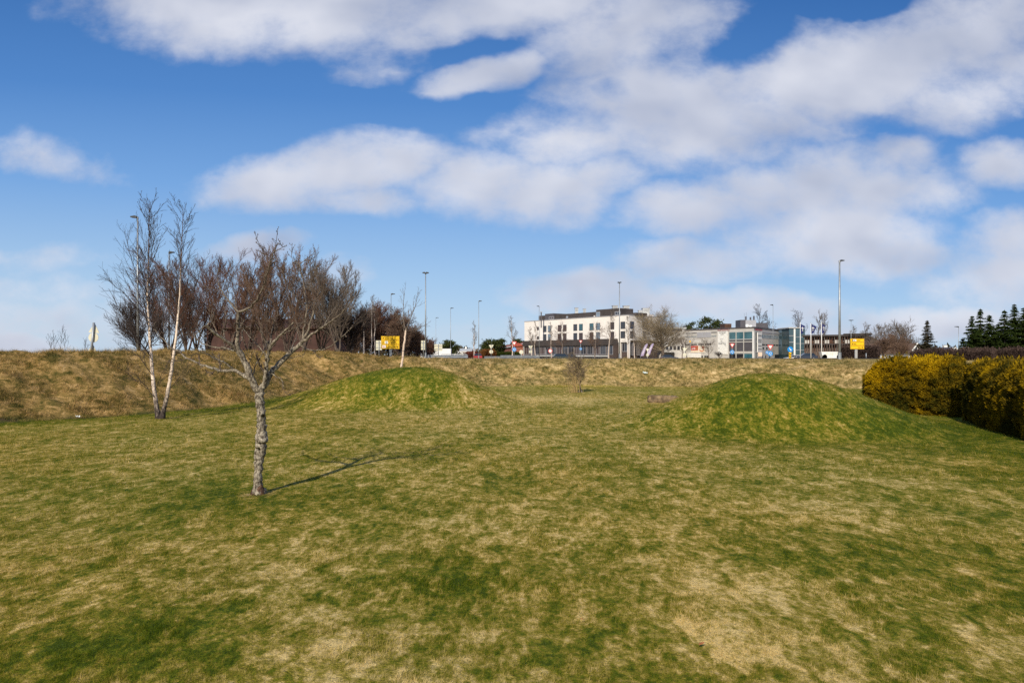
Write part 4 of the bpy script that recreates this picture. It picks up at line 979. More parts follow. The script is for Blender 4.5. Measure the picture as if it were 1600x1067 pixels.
def yellow_sign(label, px0, px1, t, b, D, pp0, pp1, rows, seed):
    cx = (px0+px1)/2; o, z0 = place('direction_sign', label, 'road sign', cx, D); s = D/FPX
    W = (px1-px0)*s; zt, zb = zpx(t, D)-z0, zpx(b, D)-z0; n = 3; hh = (zt-zb)/n
    X0 = -W/2; pc = ((pp0+pp1)/2-cx)*s
    m = MB(); pw = (pp1-pp0)*s*.5
    m.box(pc-pw, pc+pw, .08, .20, 0, zt-.1); m.build('post', M_['concrete'] if seed == 7 else M_['galv'], o)
    for i, row in enumerate(rows):
        top = zt-i*hh; p = MB(); p.box(X0, -X0, 0, .05, top-hh+.008, top-.004)
        pan = p.build('panel', M_['yellow'], o)
        bd = MB(); e = .022
        for (a, b2, c, d) in ((X0+.03, -X0-.03, top-.05, top-.05+e), (X0+.03, -X0-.03, top-hh+.05, top-hh+.05+e)): bd.box(a, b2, -.006, 0, c, d)
        for (a, b2) in ((X0+.03, X0+.03+e), (-X0-.03-e, -X0-.03)): bd.box(a, b2, -.005, 0, top-hh+.05, top-.05)
        bd.build('border', M_['black'], pan)
        zc = top-hh/2; ar = MB(); ax_ = (X0+.22) if row[0] != 'R' else (-X0-.22); a = hh*.22
        if row[0] == 'U': ar.prism([(ax_-a*.35, zc-a), (ax_+a*.35, zc-a), (ax_+a*.35, zc), (ax_+a, zc), (ax_, zc+a*1.2), (ax_-a, zc), (ax_-a*.35, zc)], -.012, 0)
        else:
            k = 1 if row[0] == 'R' else -1
            P = [(ax_+k*a*1.2, zc), (ax_, zc+a), (ax_, zc+a*.35), (ax_-k*a, zc+a*.35), (ax_-k*a, zc-a*.35), (ax_, zc-a*.35), (ax_, zc-a)]
            ar.prism(P if k < 0 else P[::-1], -.012, 0)
        ar.build('arrow', M_['black'], pan)
        if row[1]:
            c0, c1 = row[1]; w = MB(); w.box(X0+c0*W, X0+c1*W, -.010, 0, top-hh+.10, top-.08); w.build('plate', M_['whitepaint'], pan)
            t_ = MB(); scribble(t_, X0+c0*W+.06, X0+c1*W-.04, zc, hh*.34, -.016, seed+50+i).build('symbol', M_['red'] if row[0] == 'R' else M_['black'], pan)
        a0, a1 = row[2]; t_ = MB(); scribble(t_, X0+a0*W, X0+a1*W, zc, hh*.33, -.010, seed+i).build('lettering', M_['black'], pan)
yellow_sign('yellow direction sign with three panels on a grey post by the thicket', 595.5, 624, 524.5, 544.5, 74, 608, 612, [('U', None, (.2, .62)), ('L', (.2, .37), (.42, .86)), ('R', (.06, .26), (.3, .78))], 1)
yellow_sign('yellow direction sign with three panels on a pale post left of the golden hedge', 1329, 1350.5, 528.5, 545, 73, 1336.8, 1340.6, [('U', (.18, .42), (.46, .8)), ('L', None, (.24, .44)), ('R', None, (.55, .8))], 7)

def rect_back(label, px0, px1, t, b, D, pp):
    cx = (px0+px1)/2; o, z0 = place('road_sign', label, 'road sign', cx, D, 'grey backs of road signs'); s = D/FPX; zt, zb = zpx(t, D)-z0, zpx(b, D)-z0; W = (px1-px0)*s
    post(o, zt-.05, .045, (pp-cx)*s)
    m = MB(); m.box(-W/2, W/2, .06, .09, zb, zt); pl = m.build('plate', M_['signback'], o)
    m = MB()
    for z in (zb+(zt-zb)*.25, zb+(zt-zb)*.75): m.box(-W/2+.03, W/2-.03, .035, .06, z-.03, z+.03)
    m.build('rail', M_['galv'], pl)
rect_back('tall rectangular sign back left of the yellow sign', 587, 596.5, 531.5, 546.5, 77, 592)
rect_back('slim rectangular sign back beside the two-headed lamp', 657.8, 664, 531.5, 546, 82, 661.5)
rect_back('wide square sign back above the guard rail', 678.5, 691, 537.3, 547.5, 90, 685)

def combo(label, px, D, items, group=None, pr=.035, white=False, tilt=0, ptop=None):
    """road sign on one post; items: (shape, centre row, size in px, kind)"""
    o, z0 = place('road_sign', label, 'road sign', px, D, group); s = D/FPX
    zt = max(zpx(r-sz*.5, D) for _, r, sz, _ in items)-z0
    post(o, zt if ptop is None else ptop, pr, 0, M_['whitepaint'] if white else None)
    for shape, row, sz, kind in items:
        z = zpx(row, D)-z0; w = sz*s; y = -pr
        back = kind == 'back'
        if back: y = pr+.03
        m = MB(); bm_ = M_['signback'] if back else (M_['red'] if kind in ('giveway', 'limit') else M_['blue'])
        if kind == 'whiteback': bm_ = M_['whitepaint']
        if shape == 'tri_down': tri(m, 0, z+w*.12, w, y-.02, y, False)
        elif shape == 'tri_up': tri(m, 0, z-w*.12, w, y-.02, y, True)
        else: m.disc((0, z), w/2, y-.02, y, 24)
        p = m.build('plate', bm_, o)
        if kind == 'giveway': tri(MB(), 0, z+w*.12, w*.62, y-.03, y-.021, False).build('white_field', M_['whitepaint'], p)
        if kind == 'limit':
            MB().disc((0, z), w*.36, y-.03, y-.021, 24).build('white_field', M_['whitepaint'], p)
        if kind in ('ring',):   # roundabout: three white arrows round the middle
            m = MB()
            for k in range(3):
                for j in range(5):
                    a0 = 2*math.pi*(k/3+j*.045); a1 = a0+2*math.pi*.046; r0, r1 = w*.19, w*.29
                    if j == 4: r0, r1 = w*.14, w*.34
                    m.prism([(r0*math.cos(a0), z+r0*math.sin(a0)), (r1*math.cos(a0), z+r1*math.sin(a0)), (r1*math.cos(a1), z+r1*math.sin(a1)), (r0*math.cos(a1), z+r0*math.sin(a1))], y-.028-.001*(j % 2), y-.021)
            m.build('arrow', M_['whitepaint'], p)
        if kind == 'pass':    # white arrow pointing down to the right
            d = Vector((.6, -.8)); nrm = Vector((.8, .6)); c = Vector((0, z)); L = w*.36; t_ = w*.06
            P = [c-d*L+nrm*t_, c-d*L-nrm*t_, c+d*L*.25-nrm*t_, c+d*L*.15-nrm*t_*3.2, c+d*L*1.05, c+d*L*.15+nrm*t_*3.2, c+d*L*.25+nrm*t_]
            MB().prism([tuple(q) for q in P], y-.03, y-.021).build('arrow', M_['whitepaint'], p)
    if tilt: o.rotation_euler = (0, tilt, 0)
    return o
combo('tilted sign post with grey triangle and disc backs on top of the left bank', 141, 46, [('tri_up', 512, 17.5, 'back'), ('disc', 526.5, 15.5, 'back'), ('tri_up', 545, 17.5, 'back')], None, .075, tilt=math.radians(5))
combo('grey back of a give way sign with a disc below, left of the red roofs', 767.5, 120, [('tri_down', 541.5, 8, 'back'), ('disc', 549, 6, 'back')])
combo('red and white give way sign above a blue disc before the red roofs', 803.5, 118, [('tri_down', 536.5, 8.5, 'giveway'), ('disc', 545.5, 6.6, 'ring')])
combo('round grey sign back between the red roofs and the white building', 814.5, 125, [('disc', 549.5, 6.5, 'back')], white=True)
combo('grey back of a give way sign at the left end of the white building', 829, 122, [('tri_down', 542.5, 7, 'back'), ('disc', 549, 5, 'back')])
combo('round red-ringed white sign before the white building podium', 859.8, 120, [('disc', 547.8, 6.6, 'limit')])
combo('narrow red and white triangle over a small blue disc before the podium', 907.3, 112, [('tri_down', 533.5, 5.6, 'giveway'), ('disc', 544.5, 4, 'ring')])
combo('pale sign back triangle over a disc beside the purple banners', 1012, 112, [('tri_down', 546.5, 5.6, 'back'), ('disc', 554, 4.2, 'back')], white=True)
combo('white triangle sign back left of the orange poster', 1070, 112, [('tri_down', 546, 7.4, 'back'), ('disc', 553.5, 5.2, 'back')], white=True)
combo('red and white give way sign over a blue disc before the office glass front', 1144, 100, [('tri_down', 539.5, 8.6, 'giveway'), ('disc', 549.5, 6.6, 'ring')])
combo('large red and white give way sign over a blue disc before the office right wing', 1203.5, 92, [('tri_down', 542.5, 10.2, 'giveway'), ('disc', 552, 7.8, 'ring')])
combo('small blue disc seen edge-left behind the larger roundabout disc', 1198.6, 98, [('disc', 550, 5.0, 'ring')])
def bollard_sign():
    D = 80; o, z0 = place('keep_right_sign', 'blue disc with white arrow on a yellow and black striped base', 'road sign', 1234.8, D); s = D/FPX
    z = zpx(545.3, D)-z0; w = 8.8*s
    MB().disc((0, z), w/2, -.03, 0, 28).build('plate', M_['blue'], o)
    d = Vector((.6, -.8)); nrm = Vector((.8, .6)); c = Vector((0, z)); L = w*.34; t_ = w*.055
    P = [c-d*L+nrm*t_, c-d*L-nrm*t_, c+d*L*.25-nrm*t_, c+d*L*.15-nrm*t_*3, c+d*L, c+d*L*.15+nrm*t_*3, c+d*L*.25+nrm*t_]
    MB().prism([tuple(q) for q in P], -.045, -.031).build('arrow', M_['whitepaint'], o)
    zt = z-w/2-.01; hw = 1.7*s; MB().box(-hw, hw, 0, .10, 0, zt).build('base', M_['yellow'], o)
    m = MB()
    for i in range(4):
        zz = zt-.12-i*.26; m.prism([(-hw, zz), (-hw, zz-.12), (hw, zz-.12-.14), (hw, zz-.14)][::-1], -.008, -.001)
    m.build('stripe', M_['black'], o)
bollard_sign()
o, z0 = place('notice_board', 'small white and orange notice on a pole at the office corner', 'sign', 1187.5, 150); post(o, 1.6, .05)
MB().box(-.42, .42, -.12, -.06, zpx(556, 150)-z0, zpx(550, 150)-z0).build('panel', mat('pale orange notice', (.75, .55, .42), .5, .1, 2), o)
o, z0 = place('marker_post', 'thin grey post right of the right yellow sign', 'post', 1353.5, 72); post(o, zpx(551, 72)-z0, .05)
o, z0 = place('marker_post', 'short pale post left of the red ringed sign', 'post', 853.3, 118); post(o, zpx(545.5, 118)-z0, .05)
def guard_rail(label, px0, px1, D, row, wood=False, D1=None, group=None):
    D1 = D1 or D; x0, x1 = at(px0, D), at(px1, D1); L = math.hypot(x1-x0, D1-D); z0 = gz(x0, D)-.05; z1 = zpx(row, D)-z0
    o = thing('guard_rail', label, 'guard rail', (x0, D, z0), math.atan2(D1-D, x1-x0), group)
    z = max(z1, .45); zr = z-.16
    P = [(-.02, zr-.16), (-.055, zr-.10), (-.02, zr-.03), (-.02, zr+.03), (-.055, zr+.10), (-.02, zr+.16), (.0, zr+.16), (-.0, zr-.16)]
    MB().prism(P, 0, L, 'x').build('rail', M_['galv'], o)
    n = max(2, int(L/2.0))
    for i in range(n+1):
        xx = min(L-.06, i*L/n); MB().box(xx, xx+.06, .01, .12, -.2, zr+.12).build('post', M_['galv'], o)
guard_rail('dark grey roadside guard rail below the square sign backs', 668, 731, 73, 556.6, D1=74)
guard_rail('long pale guard rail before the red roofs and white building', 757, 842, 112, 556.2, D1=116)
guard_rail('shorter guard rail beyond the long pale one', 782, 838, 130, 554.6, D1=132)
def railing(label, px0, px1, D, t):
    x0, x1 = at(px0, D), at(px1, D); z0 = gz(x0, D)-.05; L = x1-x0; zt = zpx(t, D)-z0
    o = thing('railing', label, 'railing', (x0, D, z0)); m = MB(); m.box(0, L, 0, .06, zt-.06, zt); m.box(0, L, 0, .06, .42, .47); m.build('handrail', M_['galv'], o)
    n = 16
    for i in range(n+1): MB().box(i*L/n-.03, i*L/n+.03, .001, .059, 0, zt-.061).build('post', M_['galv'], o)
railing('grey post railing on the bridge behind the dark guard rail', 690, 729, 100, 552.5)

# ------------------------------------------------------------------ flags and banners
def flag(label, px, px_r, t, b, ptop, D, seed):
    o, z0 = place('flag_pole', label, 'flag', px, D, 'blue flags on white poles'); s = D/FPX; zt = zpx(ptop, D)-z0
    MB().cyl((0, 0, 0), (0, 0, zt), .09, .05, 10).build('pole', M_['whitepaint'], o, True)
    MB().cyl((0, 0, zt), (0, 0, zt+.12), .08, .05, 10).build('finial', M_['galv'], o, True)
    W = (px_r-px)*s; z1, z2 = zpx(t, D)-z0, zpx(b, D)-z0; k = 14; V = []
    r = random.Random(seed); ph = r.random()*6
    def pt(u, v):
        return (.06+u*W*(1-.35*v*(.5+.5*math.sin(v*3+ph))), .35*math.sin(u*5+ph+v*2)*u, z1-(z1-z2)*(v*(1-.25*u)+.22*u*(1-v))-.1*u)
    for i in range(k+1):
        for j in range(k+1): V.append(pt(i/k, j/k))
    F = [(i*(k+1)+j, i*(k+1)+j+1, (i+1)*(k+1)+j+1, (i+1)*(k+1)+j) for i in range(k) for j in range(k)]
    fl = mesh_obj('flag', np.array(V), [np.array(F)], M_['flagblue'], o, True)
    V = []; F = []
    for (u0, u1, v0, v1) in ((.42, .50, .22, .62), (.25, .70, .36, .44), (.32, .60, .66, .71)):
        n0 = len(V); 
        for u, v in ((u0, v0), (u1, v0), (u1, v1), (u0, v1)): p = pt(u, v); V.append((p[0], p[1]-.05, p[2]))
        F.append((n0, n0+1, n0+2, n0+3))
    mesh_obj('emblem', np.array(V), [np.array(F)], M_['whitepaint'], fl)
flag('leftmost of the three blue flags, beside the glass stair tower', 1250.6, 1257, 505, 522, 503, 130, 1)
flag('middle blue flag, hanging widest open', 1267.2, 1274, 505, 521.5, 504, 128, 2)
flag('rightmost of the three blue flags, left of the thick lamp', 1283.8, 1289.5, 504.6, 521, 502, 126, 3)
def feather(label, px, D, t, b, seed):
    o, z0 = place('feather_banner', label, 'banner', px, D, 'purple feather banners'); s = D/FPX; zt, zb = zpx(t, D)-z0, zpx(b, D)-z0; hh = zt-zb
    P = [(-.45, zb), (.25, zb+.1), (.55, zb+hh*.35), (.95, zb+hh*.7), (1.25, zt-.1), (1.1, zt), (.65, zt-.3), (.2, zb+hh*.6), (-.2, zb+hh*.3)]
    MB().prism(P, -.02, .02).build('cloth', M_['purple'], o)
    q = np.array([[(-.5, 0, 0), (-.47, 0, zb), (-.22, 0, zb+hh*.3), (.18, 0, zb+hh*.6), (.62, 0, zt-.3), (1.1, 0, zt+.02)]]); V, F = tube(q, np.full((1, 6), .035), 6); mesh_obj('pole', V, [F], M_['galv'], o, True)
    scr = MB(); 
    for i in range(6): z = zb+hh*(.2+.1*i); x = -.05+.115*i*1.0; scr.box(x, x+.22, -.035, -.021, z, z+.16)
    scr.build('lettering', M_['whitepaint'], o)
feather('left purple feather banner before the dark podium', 1004, 160, 536.5, 556, 1)
feather('right purple feather banner beside the pale sign back', 1013.5, 164, 536, 555, 2)

# ------------------------------------------------------------------ vehicles
def car(label, px, D, rz, col, L=4.4, Wd=1.8, hgt_=1.45, van=False, base=None):
    x = at(px, D); z0 = (gz(x, D) if base is None else base)
    o = thing('delivery_van' if van else 'car', label, 'van' if van else 'car', (x, D, z0), rz, None)
    pm = mat('vehicle paint', col, .25, .03, 1, spec=.6)
    if van: prof = [(-L/2, .3), (L/2, .3), (L/2, .9), (L/2-.7, 1.15), (L/2-1.3, hgt_-.1), (L/2-1.5, hgt_), (-L/2+.08, hgt_), (-L/2, hgt_-.1)]
    else: prof = [(-L/2, .32), (L/2-.05, .30), (L/2, .55), (L/2-.15, .74), (L/2-1.0, .88), (-L/2+.25, .95), (-L/2, .82)]
    MB().prism(prof, -Wd/2, Wd/2).build('body', pm, o)
    gm = glass_mat('dark car glass', (.03, .04, .05))
    if van:
        MB().prism([(L/2-.72, 1.17), (L/2-.66, 1.20), (L/2-1.22, hgt_-.12), (L/2-1.32, hgt_-.12)], -Wd/2+.1, Wd/2-.1).build('windscreen', gm, o)
        for s in (-1, 1): MB().box(L/2-2.0, L/2-1.35, s*Wd/2-.008, s*Wd/2+.008, 1.15, hgt_-.25).build('side_window', gm, o)
    else:
        w2 = Wd/2-.06; V = [(-L/2+.35, -w2, .94), (L/2-1.05, -w2, .87), (L/2-1.05, w2, .87), (-L/2+.35, w2, .94), (-L/2+.75, -w2+.14, hgt_-.03), (L/2-1.9, -w2+.14, hgt_-.03), (L/2-1.9, w2-.14, hgt_-.03), (-L/2+.75, w2-.14, hgt_-.03)]
        MB().add(V, [(0, 1, 5, 4), (1, 2, 6, 5), (2, 3, 7, 6), (3, 0, 4, 7)]).build('windows', gm, o)
        MB().prism([(-L/2+.72, hgt_-.035), (L/2-1.88, hgt_-.035), (L/2-2.0, hgt_+.02), (-L/2+.9, hgt_+.02)], -w2+.12, w2-.12).build('roof', pm, o)
    for sx in (-1, 1):
        for sy in (-1, 1):
            wx, wy = sx*L*.31, sy*(Wd/2-.08)
            w = MB().cyl((wx, wy-.10, .32), (wx, wy+.10, .32), .32, .32, 18).build('wheel', M_['rubber'], o, True)
            MB().cyl((wx, wy+sy*.101-.005, .32), (wx, wy+sy*.101+.005, .32), .19, .19, 14).build('rim', M_['galv'], w)
    for sy in (-1, 1):
        MB().box(L/2-.06, L/2+.012, sy*Wd*.36-.16, sy*Wd*.36+.16, .60, .74).build('headlight', M_['whitepaint'], o)
        MB().box(-L/2-.012, -L/2+.05, sy*Wd*.38-.12, sy*Wd*.38+.12, .62, .80).build('tail_light', M_['red'], o)
    return o
car('dark blue-grey car passing behind the bank near the blue flags', 1259, 150, math.pi*.97, (.035, .045, .07), 4.5, base=zpx(561.6, 150))
car('white car just left of the dark car by the glass tower', 1240, 165, math.pi, (.7, .7, .7), base=zpx(563.5, 165))
car('dark car parked before the white building podium', 879, 150, .05, (.04, .05, .05), 4.6, base=zpx(562.5, 150))
car('black car partly hidden behind the bushy tree at the podium', 893, 153, 0.0, (.02, .02, .022), 4.5, base=zpx(562.8, 153))
car('red car seen far off below the narrow bare birch', 746, 150, math.pi/2+.1, (.35, .04, .04), base=zpx(562.0, 150))
car('dark car parked at the dark garage opening', 1046, 175, 0, (.08, .08, .09), base=zpx(562.6, 175))
car('white delivery van parked behind the square sign back', 683, 135, math.pi, (.78, .78, .76), 5.6, 2.0, 2.3, True, base=zpx(562.5, 135))
car('white van further right of the first, beside the far railing', 675, 150, 0, (.75, .75, .74), 4.8, 1.9, 1.9, True, base=zpx(562.5, 150))
def site_board():
    D = 85; o, z0 = place('advertising_trailer', 'long white board on wheels with a sloping left end, behind the thick lamp', 'advertising board', 1298.5, D); s = D/FPX
    zt, zb = zpx(549, D)-z0, zpx(559.3, D)-z0; a = lambda p: (p-1298.5)*s
    P = [(a(1281.5), zt), (a(1284.5), zb), (a(1313.5), zb), (a(1314), zt)]
    MB().prism(P, -.35, .35).build('panel', M_['whitepaint'], o)
    scribble(MB(), a(1288.5), a(1307), zt-.20, .15, -.356, 9).build('lettering', M_['signback'], o)
    MB().prism([(a(1297.6), zt-.32), (a(1298.4), zt-.55), (a(1299.2), zt-.32)][::-1], -.36, -.351).build('emblem', M_['signback'], o)
    MB().box(a(1286), a(1312), -.12, .12, zb-.16, zb-.001).build('chassis', M_['galv'], o)
    for p in (1287, 1309): MB().cyl((a(p), -.35, .32), (a(p), -.2, .32), .30, .30, 16).build('wheel', M_['rubber'], o, True)
    MB().box(a(1285.5), a(1287.5), -.38, -.36, 0.1, zb).build('leg', M_['whitepaint'], o)
site_board()
# ------------------------------------------------------------------ buildings
class Facade:
    """vertical plane from A to B (ground points); u runs A->B, d outward (towards the lawn)"""
    def __init__(s, A, B):
        s.A = Vector(A); s.B = Vector(B); s.L = (s.B-s.A).length; s.t = (s.B-s.A)/s.L; s.n = Vector((s.t.y, -s.t.x))
        if s.n.dot(-s.A) < 0: s.n = -s.n
    def u(s, px):
        k = (px-800)/FPX; t = (k*s.A.y-s.A.x)/((s.B.x-s.A.x)-k*(s.B.y-s.A.y)); return t*s.L
    def Y(s, u): return s.A.y+s.t.y*u
    def z(s, px, py): return H+(HZ-py)/FPX*s.Y(s.u(px))
    def M(s, u, d, z): p = s.A+s.t*u+s.n*d; return (p.x, p.y, z)
    def box(s, m, u0, u1, d0, d1, z0, z1): return m.box(u0, u1, d0, d1, z0, z1, s.M)
def window(F, par, u0, u1, z0, z1, fm, gm, nv=1, nh=0, d=0.0, fw=.09, name='window'):
    m = MB(); F.box(m, u0, u1, d, d+.07, z0, z0+fw); F.box(m, u0, u1, d, d+.07, z1-fw, z1); F.box(m, u0, u0+fw, d, d+.068, z0+fw, z1-fw); F.box(m, u1-fw, u1, d, d+.068, z0+fw, z1-fw)
    for i in range(nv):
        c = u0+(u1-u0)*(i+1)/(nv+1); F.box(m, c-fw*.35, c+fw*.35, d, d+.06, z0+fw, z1-fw)
    for i in range(nh):
        c = z0+(z1-z0)*(i+1)/(nh+1); F.box(m, u0+fw, u1-fw, d, d+.058, c-fw*.35, c+fw*.35)
    f = m.build(name, fm, par); g = MB(); F.box(g, u0+fw*.5, u1-fw*.5, d-.01, d+.03, z0+fw*.5, z1-fw*.5); g.build('pane', gm, f)
    return f
GD = glass_mat('dark window glass', (.035, .035, .045)); GT = glass_mat('teal window glass', (.045, .15, .19), .12); GTD = glass_mat('dark green tower glass', (.06, .11, .13), .12); GP = glass_mat('pale blue window glass', (.20, .27, .34), .12)
GB = glass_mat('brown blind behind glass', (.085, .055, .05), .3)
WR = mat('white render', (.80, .75, .69), .9, .04, .3); DB = mat('dark brown cladding', (.060, .050, .047), .8, .12, .6); DB2 = mat('brown podium cladding', (.085, .062, .055), .8, .15, .8)
GS = mat('grey-beige stone cladding', (.50, .475, .44), .85, .07, .5, .1, 4); MG = mat('metal grey panel', (.36, .36, .38), .6, .05, .4); LGy = mat('light plant housing', (.52, .53, .52), .6, .08, .3, metal=.2)
DG = mat('dark grey panel', (.085, .08, .09), .6, .08, .5); WD = mat('brown stained timber', (.090, .046, .030), .9, .2, 1.2); WD2 = mat('grey weathered timber', (.16, .12, .095), .9, .2, 1.2)
BR = mat('brown roof tiles', (.13, .085, .062), .9, .15, 1.5, .3, 8); RR = mat('red roof tiles', (.36, .085, .055), .85, .15, 1.2, .3, 8); BW = mat('red brick', (.27, .10, .065), .9, .15, 2); PW = mat('pale panel boards', (.48, .46, .42), .8, .08, 1.5)
def solid(F, o, name, m, u0, u1, d0, d1, z0, z1):
    b = MB(); F.box(b, u0, u1, d0, d1, z0, z1); return b.build(name, m, o)

def white_building():
    o = thing('apartment_building', 'long white rendered apartment building with dark brown ground floor and dark roof storey', 'building', (0, 0, 0))
    A, B, C = (4.6, 252.5), (35.9, 209.5), (48.5, 223.5)
    FA = Facade(A, B); FB = Facade(B, C); ztop = 14.9
    zt = FA.z(983, 491.8); z_pod = FA.z(965, 528.8); zlow = FA.z(983, 533)
    body = MB(); A2 = (A[0]+14, A[1]+10); D2 = (C[0]-1, C[1]+20)
    poly = [A, B, C, (C[0]-9, C[1]+22), (A[0]+11, A[1]+10)]
    # walls above the glazed base
    body.prism([(p[0], p[1]) for p in poly], 7.0, zt, 'z'); body.build('wall', WR, o)
    b2 = MB(); b2.prism([(p[0], p[1]) for p in [(A[0]+1.2, A[1]+.4), (B[0]-.5, B[1]+1.6), (C[0]-.6, C[1]+1.2), (C[0]-9, C[1]+21), (A[0]+11, A[1]+9)]], -1, 7.01-.02, 'z'); b2.build('ground_floor', DB2, o)
    m = MB(); FA.box(m, -.1, FA.L+.12, -.3, .12, zt, zt+.18); FB.box(m, .13, FB.L+.1, -.3, .12, zt, zt+.18); m.build('parapet', MG, o)
    # lower white wall at the corner, framing the shop windows
    solid(FA, o, 'corner_wall', WR, FA.u(966), FA.L-.01, -.6, .02, zlow-.2, 7.02)
    for px in (966.8, 980): solid(FA, o, 'pillar', WR, FA.u(px), FA.u(px)+.7, -.5, .021, -.5, zlow-.2)
    # windows by column
    rows = ((508.5, 518.6), (521.5, 531.4))
    cols = [(851.2, 5.2, GD), (859, 5.2, GP), (874.4, 5.4, GB), (882.6, 5.4, GB), (899, 5.8, GD), (907.8, 5.8, GT), (924.4, 6.2, GT), (934.6, 6.2, GP), (956.4, 6.8, GB), (973.5, 7, GD)]
    zr = [(12.05, 14.35-.0), (9.0, 11.3)]
    z1a, z1b = FA.z(851, 518.4), FA.z(851, 508.6); z2a, z2b = FA.z(851, 531.2), FA.z(851, 521.6)
    for i, (px, w, g) in enumerate(cols):
        for (za, zb), gg in (((z1a, z1b), g), ((max(z2a, z_pod+.1) if px < 966 else z2a, z2b), GB if i in (3, 5, 6, 2) else g)):
            window(FA, o, FA.u(px-w/2), FA.u(px+w/2), za, zb, DB, gg, 1, 1 if i % 3 == 0 else 0)
    for (a, b) in ((510.2, 515.3), (525, 529.8)):
        window(FA, o, FA.u(839), FA.u(842), FA.z(840, b), FA.z(840, a), DB, GB, 0)
    for (za, zb) in ((z1a, z1b), (z2a, z2b)): window(FB, o, FB.u(984.6), FB.u(990.6), za, zb, DB, GD, 1, 1)
    for (za, zb) in ((z1a, z1b), (z2a, z2b)): window(FB, o, FB.u(1004), FB.u(1009), za, zb, DB, GP, 1, 0)
    # podium front with its long shop glazing
    u0, u1 = FA.u(825.5), FA.u(965.5)
    p = solid(FA, o, 'podium_fascia', DB, u0, u1, -.5, 2.6, 5.6, z_pod)
    n = 15
    pod = MB(); FA.box(pod, u0, u1, -.5, 1.9, -1, 5.59); pod.build('podium_wall', DB2, o)
    for i in range(n):
        a = u0+(u1-u0)*(i+.08)/n; b = u0+(u1-u0)*(i+.92)/n
        window(FA, o, a, b, 2.6, 5.45, MG, GD if i % 3 else GB, 1 + (i % 2), 0, 1.91, .10, 'shop_window')
    solid(FA, o, 'podium_ledge', LGy, u0+8, u1-2, 1.92, 2.5, 1.95, 2.35)
    for i in range(12):
        a = u0+9+(u1-u0-13)*i/12; window(FA, o, a, a+1.7, -.2, 1.85, MG, GD, 0, 0, 1.91, .1, 'shop_window')
    window(FA, o, FA.u(970.5), FA.u(978.5), FA.z(975, 549), FA.z(975, 535.5), MG, GD, 1, 0, -.5, .12, 'shop_window')
    for a, b in ((984.5, 989), (990.5, 995), (998, 1003)): window(FB, o, FB.u(a), FB.u(b), 2.4, 6.3, MG, GB, 1, 0, -.7, .12, 'shop_window')
    # roof storey, set back blocks
    def blk(name, pxa, pxb, ta, m, d0=-3, d1=-9, mid=None):
        ua, ub = FA.u(pxa), FA.u(pxb); um = (pxa+pxb)/2; Dm = FA.Y(FA.u(um))+2.5; z = H+(HZ-ta)/FPX*Dm
        b = MB(); FA.box(b, ua, ub, d1, d0, zt+.0, z); r = b.build(name, m, o); return r, ua, ub, z
    blk('roof_storey', 831.5, 842.5, 492.8, DB); blk('roof_storey', 842.8, 856, 489.8, DG, -2.6); blk('roof_storey', 856.3, 878, 490.6, DB, -3.2); blk('roof_storey', 878.3, 922, 488.4, DB, -3.0); blk('roof_storey', 922.3, 958, 482.6, DB, -2.6)
    blk('roof_storey', 958.3, 983, 488.9, DB, -3.1, -8)
    b = MB(); FB.box(b, 4.5, FB.u(1008), -10, -3, zt, H+(HZ-488.4)/FPX*FB.Y(6)); b.build('roof_storey', DB, o)
    b = MB(); FB.box(b, FB.u(1002), FB.L-.3, -6, -2.2, zt, H+(HZ-488.8)/FPX*FB.Y(9)); b.build('rear_wing', WR, o)
    for pxa, pxb, t_, b_, m in ((898.5, 903.5, 481, 490, LGy), (911.5, 915.5, 482.5, 490, LGy), (844.8, 846.6, 487.3, 492, DG), (957.5, 965.5, 477.5, 492, LGy), (966, 974, 481.5, 491, LGy), (974.6, 983.6, 477.8, 492, LGy), (1004.5, 1015, 481.5, 492, LGy), (998, 1004, 485, 492, LGy)):
        ua, ub = FA.u(min(pxa, 975)), FA.u(min(pxb, 984)); Dm = 226 if pxa > 950 else 240
        x0, x1 = at(pxa, Dm), at(pxb, Dm); mm = MB().box(x0, x1, Dm, Dm+(x1-x0)*1.1, 12, zpx(t_, Dm)); un = mm.build('roof_vent', m, o)
        MB().box(x0-.12, x1+.12, Dm-.12, Dm+(x1-x0)*1.1+.12, zpx(t_, Dm), zpx(t_, Dm)+.2).build('cowl', MG, un)
        mm = MB()
        for k in range(3): z = zpx(t_, Dm)-.35-.3*k; mm.box(x0+.15, x1-.15, Dm-.03, Dm-.001, z-.08, z)
        mm.build('louvre', DG, un)
    for px, t_, w, hh, g, m in ((918.5, 493, 2.2, 4.8, GP, WR), (925.5, 487, 6.2, 8, GP, MG), (956, 486.5, 8.5, 5.2, GD, MG), (876, 493.5, 3, 3.2, GP, MG), (853, 494.5, 8, 4, GB, MG)):
        Dm = FA.Y(FA.u(px))+2.4; window(FA, o, FA.u(px-w/2), FA.u(px+w/2), H+(HZ-t_-hh)/FPX*Dm, H+(HZ-t_)/FPX*Dm, m, g, 1, 0, -2.58 if 920 < px < 960 or px < 857 else -2.99, .15)
white_building()

